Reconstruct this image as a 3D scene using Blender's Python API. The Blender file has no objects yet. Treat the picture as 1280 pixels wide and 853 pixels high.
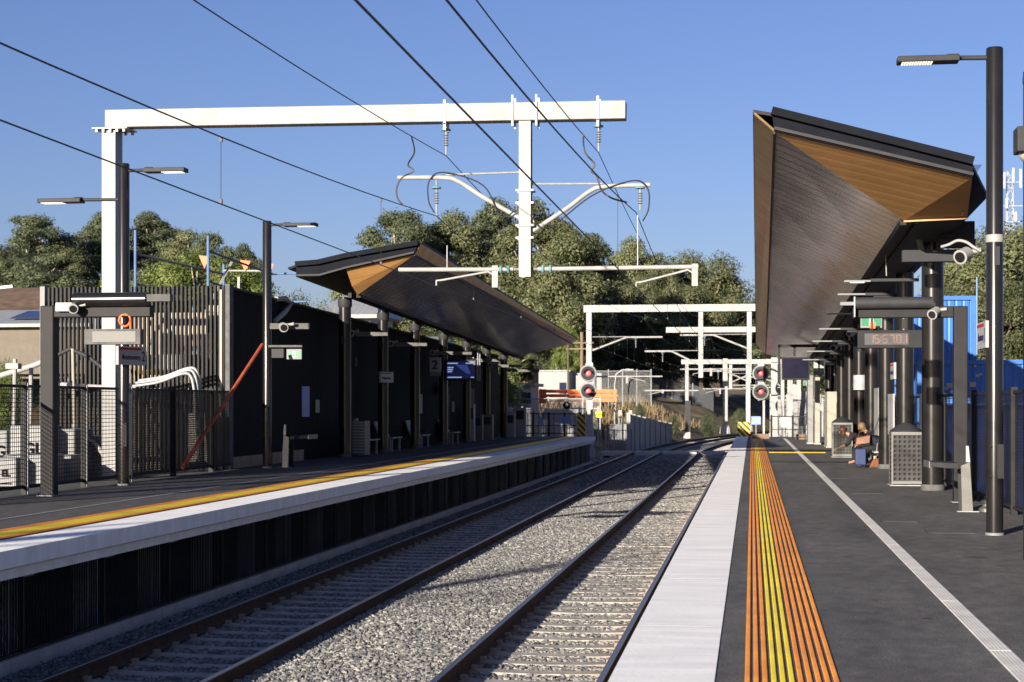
import bpy, bmesh, math, random
import numpy as np
from mathutils import Vector, Matrix
R = math.radians
random.seed(7); rng = np.random.default_rng(7)
SC = bpy.context.scene
COL = SC.collection

# ------------------------------------------------------------------ survey: camera constants and tape measure
FPX = 2100.0; YAW = math.atan(300 / FPX); CY, SY = math.cos(YAW), math.sin(YAW); EYE = 1.7
ZL = 0.18                                     # top of the far (platform 2) slab, platform 1 is z = 0
def smooth(pts, n=6):
    P = [Vector(p) for p in pts]; out = []
    for i in range(len(P) - 1):
        a, b, c, d = P[max(i - 1, 0)], P[i], P[i + 1], P[min(i + 2, len(P) - 1)]
        for k in range(n):
            t = k / n; out.append(.5 * ((2 * b) + (c - a) * t + (2 * a - 5 * b + 4 * c - d) * t * t + (3 * b - a - 3 * c + d) * t ** 3))
    return out + [P[-1]]
def at(px, py, Y):                            # sight line through a photo pixel, cut at a known distance Y along the track
    u = (px - 640) / FPX; D = Y / (CY + u * SY)
    return Vector((u * D * CY - D * SY, Y, EYE - (py - 508) * D / FPX))
def bend(Y): return max(0.0, Y - 95.0) ** 2 / 1000.0     # the line curves to the right beyond the station

# ------------------------------------------------------------------ materials
def nt(name):
    m = bpy.data.materials.new(name); m.use_nodes = True
    return m, m.node_tree.nodes, m.node_tree.links, m.node_tree.nodes['Principled BSDF']
def mat(name, col, rough=.6, metal=0., var=.12, scale=2.5, bump=0., bscale=60., spec=.3, stretch=None, detail=5, col2=None):
    m, N, L, P = nt(name)
    tc = N.new('ShaderNodeTexCoord'); src = tc.outputs['Object']
    if stretch:
        mp = N.new('ShaderNodeMapping'); mp.inputs['Scale'].default_value = stretch; L.new(src, mp.inputs[0]); src = mp.outputs[0]
    no = N.new('ShaderNodeTexNoise'); no.inputs['Scale'].default_value = scale; no.inputs['Detail'].default_value = detail; no.inputs['Roughness'].default_value = .62
    L.new(src, no.inputs['Vector'])
    cr = N.new('ShaderNodeValToRGB'); e = cr.color_ramp.elements
    a = [c * (1 - var) for c in col]; b = [min(1, c * (1 + var)) for c in (col2 or col)]
    e[0].position = .32; e[0].color = (*a, 1); e[1].position = .68; e[1].color = (*b, 1)
    L.new(no.outputs['Fac'], cr.inputs[0]); L.new(cr.outputs[0], P.inputs['Base Color'])
    P.inputs['Roughness'].default_value = rough; P.inputs['Metallic'].default_value = metal
    P.inputs['Specular IOR Level'].default_value = spec
    if bump:
        n2 = N.new('ShaderNodeTexNoise'); n2.inputs['Scale'].default_value = bscale; n2.inputs['Detail'].default_value = 3; L.new(src, n2.inputs['Vector'])
        bp = N.new('ShaderNodeBump'); bp.inputs['Strength'].default_value = bump; bp.inputs['Distance'].default_value = .02
        L.new(n2.outputs['Fac'], bp.inputs['Height']); L.new(bp.outputs[0], P.inputs['Normal'])
    return m
def ribbed(name, col, axis='Y', freq=10., rough=.5, metal=0., bump=.6, var=.12, gap=None, spec=.3):
    """sheet with parallel ribs every 1/freq metres across the given object axis"""
    m, N, L, P = nt(name)
    tc = N.new('ShaderNodeTexCoord'); sp = N.new('ShaderNodeSeparateXYZ'); L.new(tc.outputs['Object'], sp.inputs[0])
    def mth(op, a, b=None):
        n = N.new('ShaderNodeMath'); n.operation = op
        for i, v in enumerate((a, b)):
            if v is None: continue
            if isinstance(v, (int, float)): n.inputs[i].default_value = v
            else: L.new(v, n.inputs[i])
        return n.outputs[0]
    f = mth('FRACT', mth('MULTIPLY', sp.outputs[axis], freq))
    h = mth('ABSOLUTE', mth('SUBTRACT', f, .5))
    h2 = mth('MINIMUM', mth('MULTIPLY', h, 4.), 1.)
    no = N.new('ShaderNodeTexNoise'); no.inputs['Scale'].default_value = 1.4; no.inputs['Detail'].default_value = 5
    mp = N.new('ShaderNodeMapping'); s = [1., 1., 1.]; s['XYZ'.index(axis)] = freq * .35; mp.inputs['Scale'].default_value = s
    L.new(tc.outputs['Object'], mp.inputs[0]); L.new(mp.outputs[0], no.inputs['Vector'])
    cr = N.new('ShaderNodeValToRGB'); e = cr.color_ramp.elements
    e[0].position = .3; e[0].color = (*[c * (1 - var) for c in col], 1); e[1].position = .7; e[1].color = (*[c * (1 + var) for c in col], 1)
    L.new(no.outputs['Fac'], cr.inputs[0])
    if gap:
        mx = N.new('ShaderNodeMix'); mx.data_type = 'RGBA'; mx.inputs['B'].default_value = (*gap, 1)
        L.new(mth('LESS_THAN', f, .12), mx.inputs['Factor']); L.new(cr.outputs[0], mx.inputs['A']); L.new(mx.outputs['Result'], P.inputs['Base Color'])
    else: L.new(cr.outputs[0], P.inputs['Base Color'])
    bp = N.new('ShaderNodeBump'); bp.inputs['Strength'].default_value = bump; bp.inputs['Distance'].default_value = .015
    L.new(h2, bp.inputs['Height']); L.new(bp.outputs[0], P.inputs['Normal'])
    P.inputs['Roughness'].default_value = rough; P.inputs['Metallic'].default_value = metal; P.inputs['Specular IOR Level'].default_value = spec
    return m
def grid_mat(name, col, pitch=.05, wire=.14, axes='YZ', rough=.5, metal=.3):
    """woven wire: opaque along the wires, open between them"""
    m, N, L, P = nt(name)
    tc = N.new('ShaderNodeTexCoord'); sp = N.new('ShaderNodeSeparateXYZ'); L.new(tc.outputs['Object'], sp.inputs[0])
    outs = []
    for a in axes:
        k = N.new('ShaderNodeMath'); k.operation = 'MULTIPLY'; k.inputs[1].default_value = 1 / pitch; L.new(sp.outputs[a], k.inputs[0])
        f = N.new('ShaderNodeMath'); f.operation = 'FRACT'; L.new(k.outputs[0], f.inputs[0])
        g = N.new('ShaderNodeMath'); g.operation = 'LESS_THAN'; g.inputs[1].default_value = wire; L.new(f.outputs[0], g.inputs[0]); outs.append(g.outputs[0])
    if len(outs) == 2:
        mx = N.new('ShaderNodeMath'); mx.operation = 'MAXIMUM'; L.new(outs[0], mx.inputs[0]); L.new(outs[1], mx.inputs[1]); o = mx.outputs[0]
    else: o = outs[0]
    L.new(o, P.inputs['Alpha'])
    P.inputs['Base Color'].default_value = (*col, 1); P.inputs['Roughness'].default_value = rough; P.inputs['Metallic'].default_value = metal; P.inputs['Specular IOR Level'].default_value = .15
    return m
def emit(name, col, strength, rough=.3):
    m, N, L, P = nt(name); P.inputs['Base Color'].default_value = (*[c * .5 for c in col], 1); P.inputs['Roughness'].default_value = rough
    P.inputs['Emission Color'].default_value = (*col, 1); P.inputs['Emission Strength'].default_value = strength
    return m
def leafmat(name, c1, c2, c3):
    m, N, L, P = nt(name)
    oi = N.new('ShaderNodeObjectInfo'); tc = N.new('ShaderNodeTexCoord')
    no = N.new('ShaderNodeTexNoise'); no.inputs['Scale'].default_value = .55; no.inputs['Detail'].default_value = 6; no.inputs['Roughness'].default_value = .75
    L.new(tc.outputs['Object'], no.inputs['Vector'])
    cr = N.new('ShaderNodeValToRGB'); e = cr.color_ramp.elements; e[0].position = .34; e[0].color = (*c1, 1); e[1].position = .66; e[1].color = (*c3, 1)
    k = e.new(.5); k.color = (*c2, 1); L.new(no.outputs['Fac'], cr.inputs[0])
    hs = N.new('ShaderNodeHueSaturation'); v = N.new('ShaderNodeMapRange'); v.inputs['To Min'].default_value = .75; v.inputs['To Max'].default_value = 1.3
    L.new(oi.outputs['Random'], v.inputs['Value']); L.new(v.outputs[0], hs.inputs['Value']); L.new(cr.outputs[0], hs.inputs['Color'])
    L.new(hs.outputs[0], P.inputs['Base Color']); P.inputs['Roughness'].default_value = .55; P.inputs['Specular IOR Level'].default_value = .3
    tr = N.new('ShaderNodeBsdfTranslucent'); L.new(hs.outputs[0], tr.inputs['Color'])
    mx = N.new('ShaderNodeMixShader'); mx.inputs[0].default_value = .32
    out = N['Material Output']; L.new(P.outputs[0], mx.inputs[1]); L.new(tr.outputs[0], mx.inputs[2]); L.new(mx.outputs[0], out.inputs[0])
    return m

M = {}
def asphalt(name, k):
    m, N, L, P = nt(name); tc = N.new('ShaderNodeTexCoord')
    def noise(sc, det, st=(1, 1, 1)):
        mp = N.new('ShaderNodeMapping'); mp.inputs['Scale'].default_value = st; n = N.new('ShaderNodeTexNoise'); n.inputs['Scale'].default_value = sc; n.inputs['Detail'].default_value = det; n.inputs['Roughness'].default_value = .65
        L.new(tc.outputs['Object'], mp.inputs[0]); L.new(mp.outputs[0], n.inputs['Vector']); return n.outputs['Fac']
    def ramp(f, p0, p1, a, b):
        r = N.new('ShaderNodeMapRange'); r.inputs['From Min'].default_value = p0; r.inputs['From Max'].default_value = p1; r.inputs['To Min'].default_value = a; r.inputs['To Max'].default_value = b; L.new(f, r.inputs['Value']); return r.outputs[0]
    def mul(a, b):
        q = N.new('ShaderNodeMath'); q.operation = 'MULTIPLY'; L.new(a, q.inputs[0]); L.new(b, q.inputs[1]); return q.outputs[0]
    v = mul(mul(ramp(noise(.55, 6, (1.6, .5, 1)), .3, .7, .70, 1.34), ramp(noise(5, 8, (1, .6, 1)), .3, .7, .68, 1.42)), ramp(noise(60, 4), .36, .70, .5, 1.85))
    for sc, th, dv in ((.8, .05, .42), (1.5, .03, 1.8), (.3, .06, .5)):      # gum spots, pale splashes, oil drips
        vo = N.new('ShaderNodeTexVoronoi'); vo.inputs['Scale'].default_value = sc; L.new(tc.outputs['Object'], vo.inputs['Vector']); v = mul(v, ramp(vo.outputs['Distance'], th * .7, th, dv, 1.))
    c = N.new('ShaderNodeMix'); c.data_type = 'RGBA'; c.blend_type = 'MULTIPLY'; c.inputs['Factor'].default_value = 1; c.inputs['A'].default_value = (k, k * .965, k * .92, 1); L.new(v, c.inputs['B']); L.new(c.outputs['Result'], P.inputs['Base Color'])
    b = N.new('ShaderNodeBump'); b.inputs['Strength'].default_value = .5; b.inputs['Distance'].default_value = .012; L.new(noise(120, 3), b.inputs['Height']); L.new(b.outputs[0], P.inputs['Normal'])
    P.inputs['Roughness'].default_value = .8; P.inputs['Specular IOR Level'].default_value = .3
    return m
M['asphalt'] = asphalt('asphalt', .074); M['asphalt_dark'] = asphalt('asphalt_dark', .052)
M['coping'] = mat('coping_concrete', (.775, .770, .75), .8, var=.11, scale=1.3, bump=.3, bscale=25, detail=10, stretch=(.8, 3, 1))
M['concrete'] = mat('concrete', (.36, .35, .33), .85, var=.18, scale=2.2, bump=.3, bscale=50, detail=8)
M['concrete_white'] = mat('white_concrete', (.6, .59, .56), .8, var=.1, scale=2, bump=.2, bscale=40)
M['sleeper'] = mat('sleeper_concrete', (.30, .275, .24), .9, var=.25, scale=4, bump=.4, bscale=60, detail=8)
def stained():
    m, N, L, P = nt('stained_sleeper_concrete'); tc = N.new('ShaderNodeTexCoord'); sp = N.new('ShaderNodeSeparateXYZ'); L.new(tc.outputs['Object'], sp.inputs[0])
    a = N.new('ShaderNodeMath'); a.operation = 'ABSOLUTE'; L.new(sp.outputs['X'], a.inputs[0]); b = N.new('ShaderNodeMath'); b.operation = 'SUBTRACT'; L.new(a.outputs[0], b.inputs[0]); b.inputs[1].default_value = .83
    c = N.new('ShaderNodeMath'); c.operation = 'ABSOLUTE'; L.new(b.outputs[0], c.inputs[0])
    no = N.new('ShaderNodeTexNoise'); no.inputs['Scale'].default_value = 5; no.inputs['Detail'].default_value = 8; oi = N.new('ShaderNodeObjectInfo'); ad = N.new('ShaderNodeVectorMath'); ad.operation = 'ADD'; L.new(tc.outputs['Object'], ad.inputs[0]); L.new(oi.outputs['Location'], ad.inputs[1]); L.new(ad.outputs[0], no.inputs['Vector'])
    r = N.new('ShaderNodeMapRange'); r.inputs['From Min'].default_value = .08; r.inputs['From Max'].default_value = .42; r.inputs['To Min'].default_value = 1; r.inputs['To Max'].default_value = 0; L.new(c.outputs[0], r.inputs['Value'])
    q = N.new('ShaderNodeMath'); q.operation = 'MULTIPLY'; L.new(r.outputs[0], q.inputs[0]); L.new(no.outputs['Fac'], q.inputs[1])
    cr = N.new('ShaderNodeValToRGB'); e = cr.color_ramp.elements; e[0].position = .3; e[0].color = (.20, .185, .165, 1); e[1].position = .7; e[1].color = (.36, .335, .30, 1); L.new(no.outputs['Fac'], cr.inputs[0])
    mx = N.new('ShaderNodeMix'); mx.data_type = 'RGBA'; mx.inputs['B'].default_value = (.11, .06, .032, 1); L.new(q.outputs[0], mx.inputs['Factor']); L.new(cr.outputs[0], mx.inputs['A']); L.new(mx.outputs['Result'], P.inputs['Base Color']); P.inputs['Roughness'].default_value = .9
    return m
M['sleeper'] = stained()
M['rust'] = mat('rusty_steel', (.060, .034, .022), .85, .1, var=.35, scale=9, bump=.4, bscale=90)
M['railhead'] = mat('worn_rail_steel', (.20, .19, .19), .34, .9, var=.15, scale=6, stretch=(6, .15, 1))
M['ballast'] = mat('ballast_ground', (.14, .138, .135), .95, var=.55, scale=22, bump=1., bscale=30, detail=8)
M['navyblack'] = mat('blue_black_fascia', (.006, .007, .011), .7, 0, var=.2, scale=3, spec=.06)
M['black'] = mat('black_powder_coat', (.012, .012, .013), .62, 0, var=.2, scale=3, spec=.22)
M['blackgloss'] = mat('black_satin_column', (.010, .0095, .0095), .22, 0, var=.2, scale=2, spec=.4)
M['char'] = mat('charcoal_metal', (.024, .025, .028), .62, 0, var=.15, scale=4, spec=.22)
M['lidgrey'] = mat('worn_lid', (.085, .085, .085), .8, var=.25, scale=6, spec=.2)
M['galv'] = mat('galvanised_steel', (.27, .274, .28), .5, .25, var=.16, scale=7, detail=8)
M['galvpale'] = mat('pale_galvanised_steel', (.26, .26, .256), .6, .0, var=.18, scale=1.6, detail=9, stretch=(2, 2, .5))
M['steel'] = mat('brushed_stainless', (.14, .138, .132), .5, .6, var=.1, scale=3, stretch=(1, 1, 12))
M['binsteel'] = mat('perforated_steel', (.045, .045, .045), .42, .5, var=.35, scale=2)
M['grey'] = mat('grey_metal', (.16, .165, .17), .6, .1, var=.1)
M['white'] = mat('white_paint', (.225, .224, .22), .5, var=.05)
M['bagwhite'] = mat('dusty_wrap', (.19, .195, .20), .5, var=.15, scale=3)
M['linewhite'] = mat('worn_white_line', (.55, .54, .52), .6, var=.15, scale=3, detail=9)
M['panelwhite'] = mat('light_box_panel', (.165, .163, .158), .6, var=.02, spec=.1)
M['joint'] = mat('dirty_joint', (.26, .25, .24), .9, var=.2)
M['cream'] = mat('cream_panel', (.25, .23, .19), .6, var=.06)
M['orange'] = mat('orange_plastic', (.75, .13, .03), .5, var=.15)
M['red'] = mat('red_paint', (.30, .02, .015), .6, var=.1, spec=.1)
M['redpole'] = mat('weathered_red_pole', (.26, .055, .025), .6, var=.3, scale=6)
M['yellow'] = mat('yellow_tactile', (.93, .68, .03), .6, var=.20, scale=1.6, detail=12)
M['orangetac'] = mat('orange_tactile', (.86, .30, .035), .6, var=.22, scale=1.6, detail=12)
M['yellowpaint'] = mat('yellow_paint', (.70, .42, .03), .6, var=.12)
M['blue'] = mat('blue_painted_steel', (.024, .105, .33), .5, var=.15, scale=1.5, detail=7)
M['bluetrim'] = mat('dark_blue_trim', (.010, .035, .10), .5, var=.1)
M['bluewrap'] = mat('dark_blue_wrap', (.02, .055, .24), .5, var=.2)
M['bluepipe'] = mat('blue_scaffold_tube', (.10, .17, .32), .5, .3, var=.15)
M['wire'] = mat('copper_wire', (.035, .027, .024), .5, .4, var=.1)
M['rubber'] = mat('black_rubber', (.012, .012, .013), .6, var=.1)
M['glassins'] = mat('teal_glass_insulator', (.10, .22, .24), .15, var=.1)
M['lens'] = mat('dark_lens', (.01, .01, .012), .1, var=.05)
M['screen'] = mat('dark_display_glass', (.008, .009, .022), .12, var=.2)
M['navy'] = mat('navy_cloth', (.012, .016, .03), .85, var=.25, scale=12)
M['blackcloth'] = mat('black_cloth', (.012, .012, .013), .85, var=.25, scale=12)
M['skin'] = mat('skin', (.27, .15, .105), .5, var=.06)
M['hairbrown'] = mat('brown_hair', (.045, .02, .01), .6, var=.4, scale=30)
M['hairblond'] = mat('blond_hair', (.13, .085, .045), .6, var=.3, scale=30)
M['tan'] = mat('tan_leather', (.13, .045, .014), .5, var=.2, scale=8)
M['bluecase'] = mat('blue_suitcase_shell', (.012, .025, .085), .5, var=.15)
M['wood'] = mat('weathered_timber', (.15, .11, .075), .8, var=.3, scale=3, stretch=(1, 1, 8))
M['ply'] = mat('plywood', (.30, .22, .14), .8, var=.2, scale=3)
M['block'] = mat('site_blockwork', (.34, .29, .24), .9, var=.3, scale=4, bump=.4, bscale=20)
M['brickwall'] = mat('beige_render', (.12, .105, .085), .85, var=.1)
M['tile'] = ribbed('brown_roof_tiles', (.085, .058, .042), 'Z', 5., .85, 0, .8, .3)
M['tinroof'] = ribbed('pale_steel_roof', (.24, .25, .27), 'X', 4., .5, .2, .6, .1)
M['solar'] = mat('solar_cells', (.012, .018, .04), .15, var=.2)
M['timber'] = ribbed('gold_timber_soffit', (.36, .195, .070), 'Y', 3.2, .5, .0, .12, .12, gap=(.31, .165, .06))
M['soffit'] = ribbed('bronze_metal_soffit', (.66, .60, .54), 'Y', 1.7, .27, .72, .3, .2, gap=(.17, .15, .13))
M['lip'] = ribbed('bronze_edge_soffit', (.42, .27, .13), 'Y', 6., .28, .8, .4, .25)
M['wallrib'] = ribbed('black_ribbed_wall', (.009, .0095, .012), 'Y', 7., .75, 0, .9, .2, spec=.08)
M['contrib'] = ribbed('blue_container_ribs', (.02, .095, .33), 'X', 4., .45, .2, .8, .1)
M['gutter'] = ribbed('black_bristle_grille', (.014, .016, .018), 'X', 25., .5, .2, 1., .3)
M['undermesh'] = grid_mat('black_wire_screen', (.012, .013, .016), .075, .4, 'Y', .9, 0)
M['fencemesh'] = grid_mat('black_fence_wire', (.016, .016, .018), .075, .16)
M['fencedense'] = grid_mat('dense_black_fence_wire', (.02, .02, .022), .05, .22)
M['fencethick'] = grid_mat('thick_black_fence_wire', (.012, .012, .014), .05, .55)
M['palemesh'] = grid_mat('pale_temporary_fence_wire', (.25, .25, .25), .08, .12)
M['greymeshX'] = grid_mat('grey_cross_fence_wire', (.05, .055, .062), .08, .4, 'XZ')
M['palemeshX'] = grid_mat('pale_cross_fence_wire', (.16, .165, .17), .08, .13, 'XZ')
M['grass'] = mat('dry_grass_slope', (.075, .058, .032), .95, var=.4, scale=.35, bump=.8, bscale=4, detail=10, col2=(.15, .115, .062))
M['dirt'] = mat('site_dirt', (.19, .16, .125), .95, var=.3, scale=.6, bump=.4, bscale=8, detail=9)
M['straw'] = mat('straw_grass', (.18, .135, .075), .9, var=.45, scale=1.5)
M['bark'] = mat('pale_gum_bark', (.34, .28, .22), .85, var=.35, scale=2.5, stretch=(3, 3, .6), detail=7)
M['barkdark'] = mat('dark_bark', (.09, .07, .055), .9, var=.35, scale=3)
M['led'] = emit('led_array', (1., .86, .66), .5)
M['redlamp'] = emit('red_signal_lamp', (1., .10, .09), 1.6)
M['redglow'] = emit('red_signal_lens', (.5, .01, .03), .10)
M['amber'] = emit('amber_digits', (.42, .2, .13), .05)
M['clockgrey'] = mat('clock_window_grey', (.065, .067, .072), .6, spec=.2)
M['signwhite'] = mat('white_sign_face', (.27, .27, .275), .5, var=.05)
M['signblue'] = mat('blue_notice', (.20, .27, .55), .5, var=.1)
M['green'] = mat('green_exit_face', (.025, .15, .08), .4, var=.1)
M['ink'] = mat('sign_ink', (.008, .008, .012), .9, var=.05, spec=.03)
M['inkpurple'] = mat('sign_ink_blue', (.018, .016, .05), .9, var=.05, spec=.03)
M['leafA'] = leafmat('gum_leaves_olive', (.052, .066, .030), (.115, .130, .060), (.20, .20, .105))
M['leafB'] = leafmat('gum_leaves_dark', (.036, .052, .028), (.085, .105, .055), (.155, .17, .095))
M['leafC'] = leafmat('leaves_light_green', (.06, .085, .02), (.12, .16, .04), (.20, .23, .07))
M['leafR'] = leafmat('leaves_rusty', (.10, .02, .015), (.20, .03, .03), (.10, .10, .03))
def hazard():
    m, N, L, P = nt('hazard_stripes'); tc = N.new('ShaderNodeTexCoord'); sp = N.new('ShaderNodeSeparateXYZ'); L.new(tc.outputs['Object'], sp.inputs[0])
    a = N.new('ShaderNodeMath'); a.operation = 'ADD'; L.new(sp.outputs['X'], a.inputs[0]); L.new(sp.outputs['Z'], a.inputs[1])
    k = N.new('ShaderNodeMath'); k.operation = 'MULTIPLY'; k.inputs[1].default_value = 3.2; L.new(a.outputs[0], k.inputs[0])
    f = N.new('ShaderNodeMath'); f.operation = 'FRACT'; L.new(k.outputs[0], f.inputs[0])
    g = N.new('ShaderNodeMath'); g.operation = 'LESS_THAN'; g.inputs[1].default_value = .5; L.new(f.outputs[0], g.inputs[0])
    mx = N.new('ShaderNodeMix'); mx.data_type = 'RGBA'; mx.inputs['A'].default_value = (.70, .42, .03, 1); mx.inputs['B'].default_value = (.02, .02, .02, 1)
    L.new(g.outputs[0], mx.inputs['Factor']); L.new(mx.outputs['Result'], P.inputs['Base Color']); P.inputs['Roughness'].default_value = .5
    return m
M['hazard'] = hazard()

# ------------------------------------------------------------------ mesh builder
class MB:
    def __init__(s): s.v = []; s.f = []
    def add(s, vs, fs):
        o = len(s.v); s.v += [tuple(v) for v in vs]; s.f += [tuple(i + o for i in f) for f in fs]; return s
    def hexa(s, c):                       # 8 corners: bottom 4 (ccw), top 4
        return s.add(c, [(3, 2, 1, 0), (4, 5, 6, 7), (0, 1, 5, 4), (1, 2, 6, 5), (2, 3, 7, 6), (3, 0, 4, 7)])
    def box(s, x0, x1, y0, y1, z0, z1):
        return s.hexa([(x0, y0, z0), (x1, y0, z0), (x1, y1, z0), (x0, y1, z0), (x0, y0, z1), (x1, y0, z1), (x1, y1, z1), (x0, y1, z1)])
    def cbox(s, c, d): return s.box(c[0] - d[0] / 2, c[0] + d[0] / 2, c[1] - d[1] / 2, c[1] + d[1] / 2, c[2] - d[2] / 2, c[2] + d[2] / 2)
    def bar(s, p, q, w, h, up=(0, 0, 1)):
        p, q = Vector(p), Vector(q); d = (q - p).normalized(); u = Vector(up)
        if abs(d.dot(u)) > .98: u = Vector((0, 1, 0))
        r = d.cross(u).normalized() * w / 2; t = r.cross(d).normalized() * h / 2
        return s.hexa([p - r - t, p + r - t, q + r - t, q - r - t, p - r + t, p + r + t, q + r + t, q - r + t])
    def tube(s, pts, r, n=10, cap=True):
        pts = [Vector(p) for p in pts]; rs = r if isinstance(r, (list, tuple)) else [r] * len(pts); vs = []; fs = []; a = None
        for i, p in enumerate(pts):
            d = (pts[min(i + 1, len(pts) - 1)] - pts[max(i - 1, 0)]).normalized()
            if a is None:
                a = d.orthogonal().normalized()
            else:
                a = (a - d * a.dot(d)); a = a.normalized() if a.length > 1e-6 else d.orthogonal().normalized()
            b = d.cross(a)
            vs += [p + (a * math.cos(2 * math.pi * k / n) + b * math.sin(2 * math.pi * k / n)) * rs[i] for k in range(n)]
        for i in range(len(pts) - 1):
            for k in range(n): fs.append((i * n + k, i * n + (k + 1) % n, (i + 1) * n + (k + 1) % n, (i + 1) * n + k))
        if cap: fs += [tuple(range(n - 1, -1, -1)), tuple(range((len(pts) - 1) * n, len(pts) * n))]
        return s.add(vs, fs)
    def lathe(s, c, prof, n=24, axis='Z'):
        c = Vector(c); vs = []; fs = []
        for r, h in prof:
            for k in range(n):
                x, y = r * math.cos(2 * math.pi * k / n), r * math.sin(2 * math.pi * k / n)
                vs.append(c + Vector({'Z': (x, y, h), 'Y': (x, h, -y), 'X': (h, x, y)}[axis]))
        for i in range(len(prof) - 1):
            for k in range(n): fs.append((i * n + k, i * n + (k + 1) % n, (i + 1) * n + (k + 1) % n, (i + 1) * n + k))
        fs += [tuple(range(n - 1, -1, -1)), tuple(range((len(prof) - 1) * n, len(prof) * n))]
        return s.add(vs, fs)
    def prism(s, poly, ext):               # planar polygon extruded by vector
        e = Vector(ext); n = len(poly); vs = [Vector(p) for p in poly] + [Vector(p) + e for p in poly]
        return s.add(vs, [tuple(range(n - 1, -1, -1)), tuple(range(n, 2 * n))] + [(i, (i + 1) % n, n + (i + 1) % n, n + i) for i in range(n)])
    def sphere(s, c, r, n=12, m=8, sc=(1, 1, 1)):
        c = Vector(c); vs = []; fs = []
        for j in range(1, m):
            t = math.pi * j / m
            for k in range(n):
                a = 2 * math.pi * k / n; vs.append(c + Vector((r * sc[0] * math.sin(t) * math.cos(a), r * sc[1] * math.sin(t) * math.sin(a), r * sc[2] * math.cos(t))))
        for j in range(m - 2):
            for k in range(n): fs.append((j * n + k, (j + 1) * n + k, (j + 1) * n + (k + 1) % n, j * n + (k + 1) % n))
        vs += [c + Vector((0, 0, r * sc[2])), c - Vector((0, 0, r * sc[2]))]; t, b = len(vs) - 2, len(vs) - 1
        for k in range(n): fs += [(t, k, (k + 1) % n), (b, (m - 2) * n + (k + 1) % n, (m - 2) * n + k)]
        return s.add(vs, fs)
    def build(s, name, m, parent=None, smooth=None, bevel=0):
        base = parent_loc(parent)
        me = bpy.data.meshes.new(name); me.from_pydata([tuple(Vector(v) - base) for v in s.v], [], s.f)
        me.materials.append(M[m] if isinstance(m, str) else m)
        o = bpy.data.objects.new(name, me); COL.objects.link(o); o.parent = parent
        bm = bmesh.new(); bm.from_mesh(me); bmesh.ops.recalc_face_normals(bm, faces=bm.faces[:]); bm.to_mesh(me); bm.free()
        if smooth:
            me.shade_smooth(); me.set_sharp_from_angle(angle=R(smooth))
        if bevel:
            b = o.modifiers.new('bevel', 'BEVEL'); b.width = bevel; b.segments = 2; b.limit_method = 'ANGLE'
        return o
def parent_loc(p):
    v = Vector((0, 0, 0))
    while p is not None: v += p.location; p = p.parent
    return v
def tag(o, label=None, cat=None, group=None, kind=None):
    for k, v in (('label', label), ('category', cat), ('group', group), ('kind', kind)):
        if v: o[k] = v
    return o
def thing(name, label, cat, loc=(0, 0, 0), group=None):
    o = bpy.data.objects.new(name, None); o.empty_display_size = .2; o.location = loc; COL.objects.link(o)
    return tag(o, label, cat, group)
def single(name, mb, m, label, cat, group=None, **k): return tag(mb.build(name, m, None, **k), label, cat, group)
def struct(name, mb, m, label=None, **k): return tag(mb.build(name, m, None, **k), label, None, None, 'structure')
KIDS = {}
def kids(o): return [c for c in bpy.data.objects if c.parent == o]
def dup(root, delta, label=None, group=None):
    def cp(o, par):
        c = o.copy(); COL.objects.link(c); c.parent = par
        for k in kids(o): cp(k, c)
        return c
    r = cp(root, None); r.location = Vector(root.location) + Vector(delta)
    if label: r['label'] = label
    if group: r['group'] = group
    return r
def text(name, s, m, parent, pos, size, face='-Y', yaw=None, ext=.002, align='CENTER', sx=1., bold=0.):
    cu = bpy.data.curves.new(name, 'FONT'); cu.body = s; cu.size = size; cu.align_x = align; cu.align_y = 'CENTER'; cu.extrude = ext; cu.offset = bold
    t = bpy.data.objects.new(name, cu); COL.objects.link(t)
    z = {'-Y': 0, '-X': -90, '+X': 90}[face] if yaw is None else yaw
    mw = Matrix.Rotation(R(z), 4, 'Z') @ Matrix.Rotation(R(90), 4, 'X') @ Matrix.Diagonal((sx, 1, 1, 1))
    bpy.context.view_layer.update()
    me = bpy.data.meshes.new_from_object(t.evaluated_get(bpy.context.evaluated_depsgraph_get())); me.transform(mw)
    bpy.data.objects.remove(t); bpy.data.curves.remove(cu)
    me.materials.clear(); me.materials.append(M[m]); o = bpy.data.objects.new(name, me); COL.objects.link(o); o.parent = parent
    o.location = Vector(pos) - parent_loc(parent)
    return o
def rotz(p, c, deg):
    a = R(deg); x, y = p[0] - c[0], p[1] - c[1]
    return Vector((c[0] + x * math.cos(a) - y * math.sin(a), c[1] + x * math.sin(a) + y * math.cos(a), p[2]))

# ------------------------------------------------------------------ terrain
def sm(x, a, b):
    t = min(1, max(0, (x - a) / (b - a))); return t * t * (3 - 2 * t)
def ground_z(x, y):
    b = bend(y); xl = -8.6 + b; xr = 1.2 + b
    z = -1.42
    zl = -0.02 if y < 88 else -.02 - .6 * sm(y, 88, 100)
    lw = 3.2 if y < 90 else 1.6
    left = sm(xl - x, .2 if y > 90 else 1.4, lw + (0 if y > 90 else .8))
    right = sm(x - xr, 0, 2.2 if y < 92 else 3)
    z += left * (zl + 1.42) + right * (1.37 if y < 92 else 1.1)
    d = xl - x
    z += sm(d, 1.2, 12) * sm(y, 98, 138) * 3.3
    z += sm(d, 16, 90) * sm(y, 115, 260) * 7
    z += sm(y, 260, 420) * 8 * (1 - sm(x, 120, 200))
    z += sm(x - xr, 18, 70) * sm(y, 60, 140) * 3
    z += sm(-x, 25, 70) * sm(y, 40, 120) * 3.2
    if abs(d) > 6 and (y > 95 or x < -20): z += .25 * math.sin(x * .37 + y * .21) + .18 * math.sin(x * .9 - y * .55)
    return z
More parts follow.
